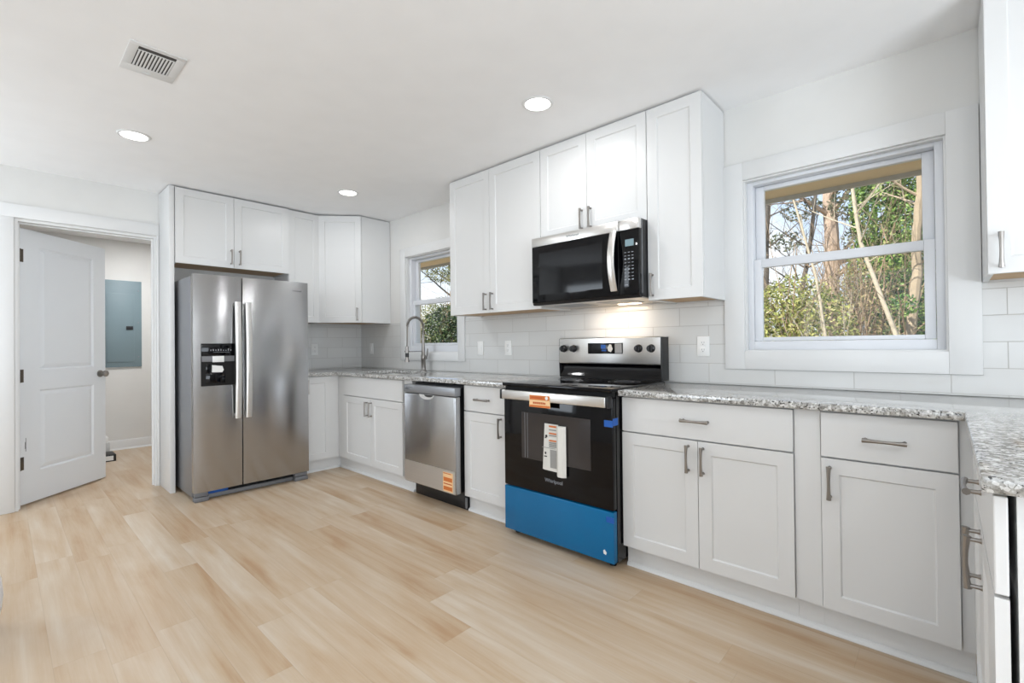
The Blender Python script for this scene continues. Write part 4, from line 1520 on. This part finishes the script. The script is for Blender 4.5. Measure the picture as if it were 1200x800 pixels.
bx = MB()
bx.box(-1.66, -1.42, -2.12, -1.972, .0005, .070, .006)
t = Thing('tray', 'small dark tray with a white label on the hall floor', 'box', (-1.54, -2.04, 0))
t.part('case', bx, 'black_plastic')
t.part('label', MB().box(-1.4195, -1.4185, -2.10, -1.995, .012, .058), 'plate_white')
single('carton', 'pale grey carton behind the dark tray on the hall floor', 'box', MB().box(-1.93, -1.72, -2.20, -1.985, .0005, .150, .004), 'carton_grey', (-1.82, -2.09, .0005))
single('carton', 'flat white carton resting on top of the grey carton', 'box', MB().box(-1.90, -1.75, -2.18, -1.995, .1505, .205, .004), 'plate_white', (-1.82, -2.09, .1505))

# white rounded bin at the left edge
m = MB().lathe([(.0, .0005), (.105, .0005), (.125, .02), (.142, .10), (.147, .16), (.142, .22), (.128, .28), (.115, .30), (.0, .31)], (2.044, -2.923, 0), 'z', 36)
single('bin', 'white round-sided bin at the left edge of the floor', 'bin', m, 'bin_white', (2.044, -2.923, 0))

# ------------------------------------------------------------------ outdoors
struct('ground_yard', MB().box(-40, 30, 0.3, 60, -.5, -.42), 'soil')

def rvec(rn):
    while True:
        v = Vector((rn.uniform(-1, 1), rn.uniform(-1, 1), rn.uniform(-1, 1)))
        if 0.01 < v.length <= 1:
            return v

def leaves(clumps, n, size, rn, flat=0.3):
    """clumps: list of (centre, radii); diamond leaves scattered in their shells"""
    vs, fs = [], []
    wts = [c[1][0] * c[1][1] * c[1][2] for c in clumps]
    for _ in range(n):
        c, r = rn.choices(clumps, wts)[0]
        d = rvec(rn)
        d = d.normalized() * (d.length ** .5)
        p = Vector((c[0] + d.x * r[0], c[1] + d.y * r[1], c[2] + d.z * r[2]))
        a = rvec(rn).normalized()
        nrm = (d.normalized() * .7 + rvec(rn)).normalized()
        a = (a - nrm * a.dot(nrm)).normalized()
        b = nrm.cross(a)
        s = size * rn.uniform(.6, 1.3)
        i = len(vs)
        vs += [p - a * s, p + b * s * .45 + nrm * s * .12, p + a * s, p - b * s * .45 + nrm * s * .12]
        fs.append((i, i + 1, i + 2, i + 3))
    return vs, fs

def leaf_obj(name, clumps, n, size, mat, seed, parent=None):
    rn = random.Random(seed)
    vs, fs = leaves(clumps, n, size, rn)
    me = bpy.data.meshes.new(name)
    me.from_pydata(vs, [], fs)
    me.materials.append(MATS[mat])
    o = bpy.data.objects.new(name, me)
    COL.objects.link(o)
    if parent:
        o.parent = parent
    return o

def branchy(mb, p, d, L, r, depth, rn, wob=.25, kids=3, up=.1):
    pts, rad = [Vector(p)], [r]
    n = 6
    dd_ = Vector(d).normalized()
    for i in range(n):
        dd_ = (dd_ + rvec(rn) * wob * .35 + Vector((0, 0, up * .3))).normalized()
        pts.append(pts[-1] + dd_ * L / n)
        rad.append(r * (1 - .75 * (i + 1) / n))
    mb.tube(pts, rad, 6 if depth > 0 else 4)
    if depth > 0:
        for k in range(kids):
            i = rn.randint(2, n - 1)
            t_ = (pts[i + 1] - pts[i]).normalized()
            nd = (t_ * .7 + rvec(rn).normalized() * .8 + Vector((0, 0, .2))).normalized()
            branchy(mb, pts[i], nd, L * rn.uniform(.4, .65), rad[i] * .55, depth - 1, rn, wob, kids, up)

def tree(name, label, cat, base, path, rads, bark, seed, branches=6, blen=1.6, depth=2, fol=None, group=None, bfrom=.35):
    """path: list of points up the trunk (absolute)"""
    t = Thing(name, label, cat, base, 0, group)
    rn = random.Random(seed)
    m = MB()
    P = [Vector(p) for p in path]
    # densify with slight wobble
    pts, rr = [], []
    for i in range(len(P) - 1):
        for k in range(6):
            f = k / 6
            w_ = Vector((rn.uniform(-1, 1), rn.uniform(-1, 1), 0)) * rads[i] * .12
            pts.append(P[i].lerp(P[i + 1], f) + w_)
            rr.append(rads[i] * (1 - f) + rads[i + 1] * f)
    pts.append(P[-1])
    rr.append(rads[-1])
    m.tube(pts, rr, 9)
    tk = t.part('trunk', m, bark)
    if branches:
        m = MB()
        for i in range(branches):
            k = int(len(pts) * rn.uniform(bfrom, .97))
            k = min(k, len(pts) - 2)
            a = rn.uniform(0, 2 * PI)
            d = Vector((math.cos(a), math.sin(a), rn.uniform(.2, 1.0)))
            branchy(m, pts[k], d, blen * rn.uniform(.5, 1.1), rr[k] * .42, depth, rn)
        t.part('branches', m, bark)
    if fol:
        clumps, n, size, mat = fol
        o = leaf_obj('foliage', clumps, n, size, mat, seed + 5, t.e)
        o.data.transform(t.I)
    return t

def bush(name, label, base, clumps, n, size, mat, seed, stems=14, bark='twig', cat='bush', reach=1.2):
    t = Thing(name, label, cat, base)
    o = leaf_obj('foliage', clumps, n, size, mat, seed, t.e)
    o.data.transform(t.I)
    if stems:
        rn = random.Random(seed + 1)
        m = MB()
        for i in range(stems):
            c, r = rn.choice(clumps)
            b0 = Vector((base[0] + rn.uniform(-.4, .4), base[1] + rn.uniform(-.3, .3), base[2]))
            tip = Vector((c[0] + rn.uniform(-1, 1) * r[0], c[1] + rn.uniform(-1, 1) * r[1], c[2] + rn.uniform(-.2, 1) * r[2]))
            dv_ = tip - b0
            branchy(m, b0, dv_, dv_.length * reach, .008 if name == 'brush_tangle' else .02, 2, rn, .3, 3)
        t.part('stems', m, bark)
    return t

G = -.42
# seen through the large window ------------------------------------------------
bush('shrub', 'yellow-green leafy bush filling the lower left of the large window', (2.9, 5.4, G),
     [((2.2, 5.6, 1.0), (1.0, .7, 1.05)), ((2.95, 5.3, 1.1), (.7, .6, .95)), ((3.5, 5.5, 1.15), (.5, .6, .85)), ((1.6, 5.9, .9), (.8, .6, 1.0)), ((3.2, 5.5, 1.85), (.45, .5, .35))],
     21000, .032, 'leaf_yellow', 11, stems=16)
bush('shrub', 'tan bush of bare twigs and dry leaves in the middle of the large window', (3.9, 6.6, G),
     [((3.75, 6.7, 1.1), (.7, .6, 1.3)), ((4.05, 6.5, 1.5), (.5, .5, 1.0))], 5500, .030, 'leaf_dry', 12, stems=40)
bush('brush_tangle', 'loose tangle of thin pale bare twigs in front of the leafy bushes', (3.95, 4.7, G),
     [((3.9, 4.8, 1.1), (.5, .3, .5)), ((4.2, 4.8, 1.3), (.35, .3, .5)), ((3.5, 4.8, 1.0), (.4, .3, .4))], 160, .022, 'leaf_dry', 61, stems=12, bark='bark_pale', cat='brush', reach=1.15)
bush('shrub', 'bright green leafy bush at the lower right of the large window', (4.5, 6.7, G),
     [((4.35, 6.8, 1.3), (.42, .5, 1.1)), ((4.85, 6.7, 1.1), (.6, .5, .95)), ((4.25, 6.7, 2.2), (.3, .4, .5)), ((4.45, 5.5, 1.62), (.2, .3, .16))], 10500, .034, 'leaf_green', 13, stems=10)
tree('slender_tree', 'thin pale leaning sapling left of centre in the large window', 'tree', (3.72, 5.0, G),
     [(3.72, 5.0, G), (3.66, 5.0, 1.22), (3.56, 5.0, 2.05), (3.38, 5.0, 2.85), (3.05, 5.0, 4.2)], [.021, .019, .017, .015, .009], 'bark_pale', 21, 7, .7, 2, bfrom=.6)
tree('slender_tree', 'pale forked tree trunk right of centre in the large window', 'tree', (4.42, 5.2, G),
     [(4.46, 5.2, G), (4.41, 5.2, 1.22), (4.20, 5.2, 1.95), (4.05, 5.2, 2.5), (3.98, 5.2, 3.1), (3.85, 5.2, 5.0)], [.030, .028, .026, .024, .022, .012], 'bark_pale', 22, 12, 1.1, 2, bfrom=.5)
tree('old_tree', 'thick tan tree trunk at the right edge of the large window', 'tree', (4.53, 6.0, G),
     [(4.50, 6.0, G), (4.51, 6.0, 1.2), (4.60, 6.0, 2.1), (4.60, 6.0, 2.6), (4.66, 6.0, 3.3), (4.62, 6.0, 5.5)], [.075, .066, .062, .056, .048, .03], 'bark_tan', 23, 6, 1.2, 2, bfrom=.5)
iv = [((4.0, 8.6, 3.7), (.5, .6, .9)), ((4.45, 8.5, 3.0), (.45, .6, 1.0)), ((4.25, 8.7, 4.6), (.7, .6, .9)), ((3.75, 8.6, 2.5), (.3, .6, .7)), ((4.4, 8.6, 1.7), (.45, .6, .9))]
tree('ivy_covered_tree', 'tall tree smothered in bright green ivy at the upper right of the large window', 'tree', (4.15, 8.8, G),
     [(4.15, 8.8, G), (4.12, 8.8, 2.0), (4.2, 8.8, 4.0), (4.2, 8.8, 6.0)], [.16, .14, .12, .09], 'bark_tan', 24, 5, 1.2, 1, fol=(iv, 15000, .042, 'leaf_green'))
tree('pine_tree', 'broad sunlit pine trunk behind the middle of the large window', 'tree', (2.35, 14.5, G),
     [(2.38, 14.5, G), (2.35, 14.5, 3.0), (2.32, 14.5, 6.0), (2.3, 14.5, 10.0)], [.21, .20, .18, .14], 'bark_pine', 25, 10, 3.0, 2,
     fol=([((1.6, 14.3, 5.3), (.6, .7, .35)), ((2.9, 14.2, 5.2), (.6, .7, .5)), ((1.1, 14.5, 4.4), (.5, .7, .3)), ((3.3, 14.6, 4.2), (.7, .7, .5))], 1800, .06, 'needle'))
for i, (x, y, rr_, lab) in enumerate(((.95, 12.5, .085, 'dark bare tree trunk at far left of the large window'), (1.70, 13.2, .075, 'dark leaning bare tree just right of the leftmost dark trunk'), (3.2, 15.5, .12, 'dark tree trunk behind the twiggy bush in the large window'))):
    tree('bare_tree', lab, 'tree', (x, y, G), [(x, y, G), (x + .05, y, 2.4), (x + .1 + .25 * (i == 1), y, 4.2), (x + .2 + .5 * (i == 1), y, 8)], [rr_, rr_ * .9, rr_ * .75, rr_ * .35], 'bark_dark', 30 + i, 18, 2.0, 3, bfrom=.3)
wl = bush('woodland_edge', 'grey-brown tangle of woods beyond the bushes in the large window', (2.8, 17, G),
     [((1.8, 17.5, 1.4), (2.2, 1.2, 1.7)), ((3.6, 17, 2.4), (1.4, 1.0, 2.2)), ((5.0, 17, 2.8), (1.4, 1.0, 3.4))], 12000, .06, 'leaf_olive', 41, stems=40, bark='bark_dark', cat='woods', reach=1.25)
wl.e['kind'] = 'stuff'
# seen through the sink window ---------------------------------------------------
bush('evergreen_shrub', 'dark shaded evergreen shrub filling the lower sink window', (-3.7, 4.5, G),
     [((-4.2, 4.7, .9), (.9, .7, 1.25)), ((-3.3, 4.4, .8), (.8, .7, 1.2)), ((-3.8, 4.6, 1.6), (.7, .6, .55))], 9000, .042, 'leaf_shaded', 51, stems=8)
bush('hedge', 'olive hedge behind the dark shrub in the sink window', (-9.0, 8.4, G),
     [((-10.2, 8.6, 1.3), (1.3, .8, 1.7)), ((-8.9, 8.4, 1.4), (1.1, .8, 1.6)), ((-7.7, 8.3, 1.2), (1.0, .8, 1.6))], 8000, .05, 'leaf_olive', 52, stems=8)
tree('leafy_tree', 'loose sunlit tree against the sky in the upper sink window', 'tree', (-10.4, 10.5, G),
     [(-10.2, 10.5, G), (-10.3, 10.5, 2.5), (-10.6, 10.5, 4.0), (-10.8, 10.5, 6.5)], [.13, .12, .09, .05], 'bark_dark', 53, 16, 2.6, 2,
     fol=([((-11.4, 10.4, 4.6), (1.1, .7, .7)), ((-10.0, 10.4, 4.1), (.9, .7, .7)), ((-9.4, 10.2, 5.0), (.9, .7, .6))], 3600, .055, 'leaf_olive'))

# the same yard continues to either side of what the windows show
bush('treeline', 'continuous wooded edge far beyond the yard', (-6, 24, G),
     [((x, 24 + 2 * math.sin(x * .7), 1.8 + .6 * math.sin(x * 1.7)), (2.0, 1.4, 2.6)) for x in (-36, -33, -30, -27, -24, -21, -18, -15, -12, -9, -6, -3.4, 6.5, 9, 12, 15)], 16000, .09, 'leaf_olive', 71, stems=60, bark='bark_dark', cat='woods', reach=1.2).e['kind'] = 'stuff'
bush('shrub', 'leafy shrub in the yard between the two window views', (-.9, 6.4, G),
     [((-.6, 6.4, .8), (1.0, .7, 1.0)), ((-1.6, 6.6, .9), (.8, .7, 1.0))], 7000, .04, 'leaf_yellow', 72, stems=8)
bush('shrub', 'green leafy shrub in the yard beyond the right end of the house', (6.6, 6.2, G),
     [((6.3, 6.2, .9), (.9, .7, 1.1)), ((7.2, 6.4, 1.1), (.8, .7, 1.2))], 7000, .04, 'leaf_green', 73, stems=8)
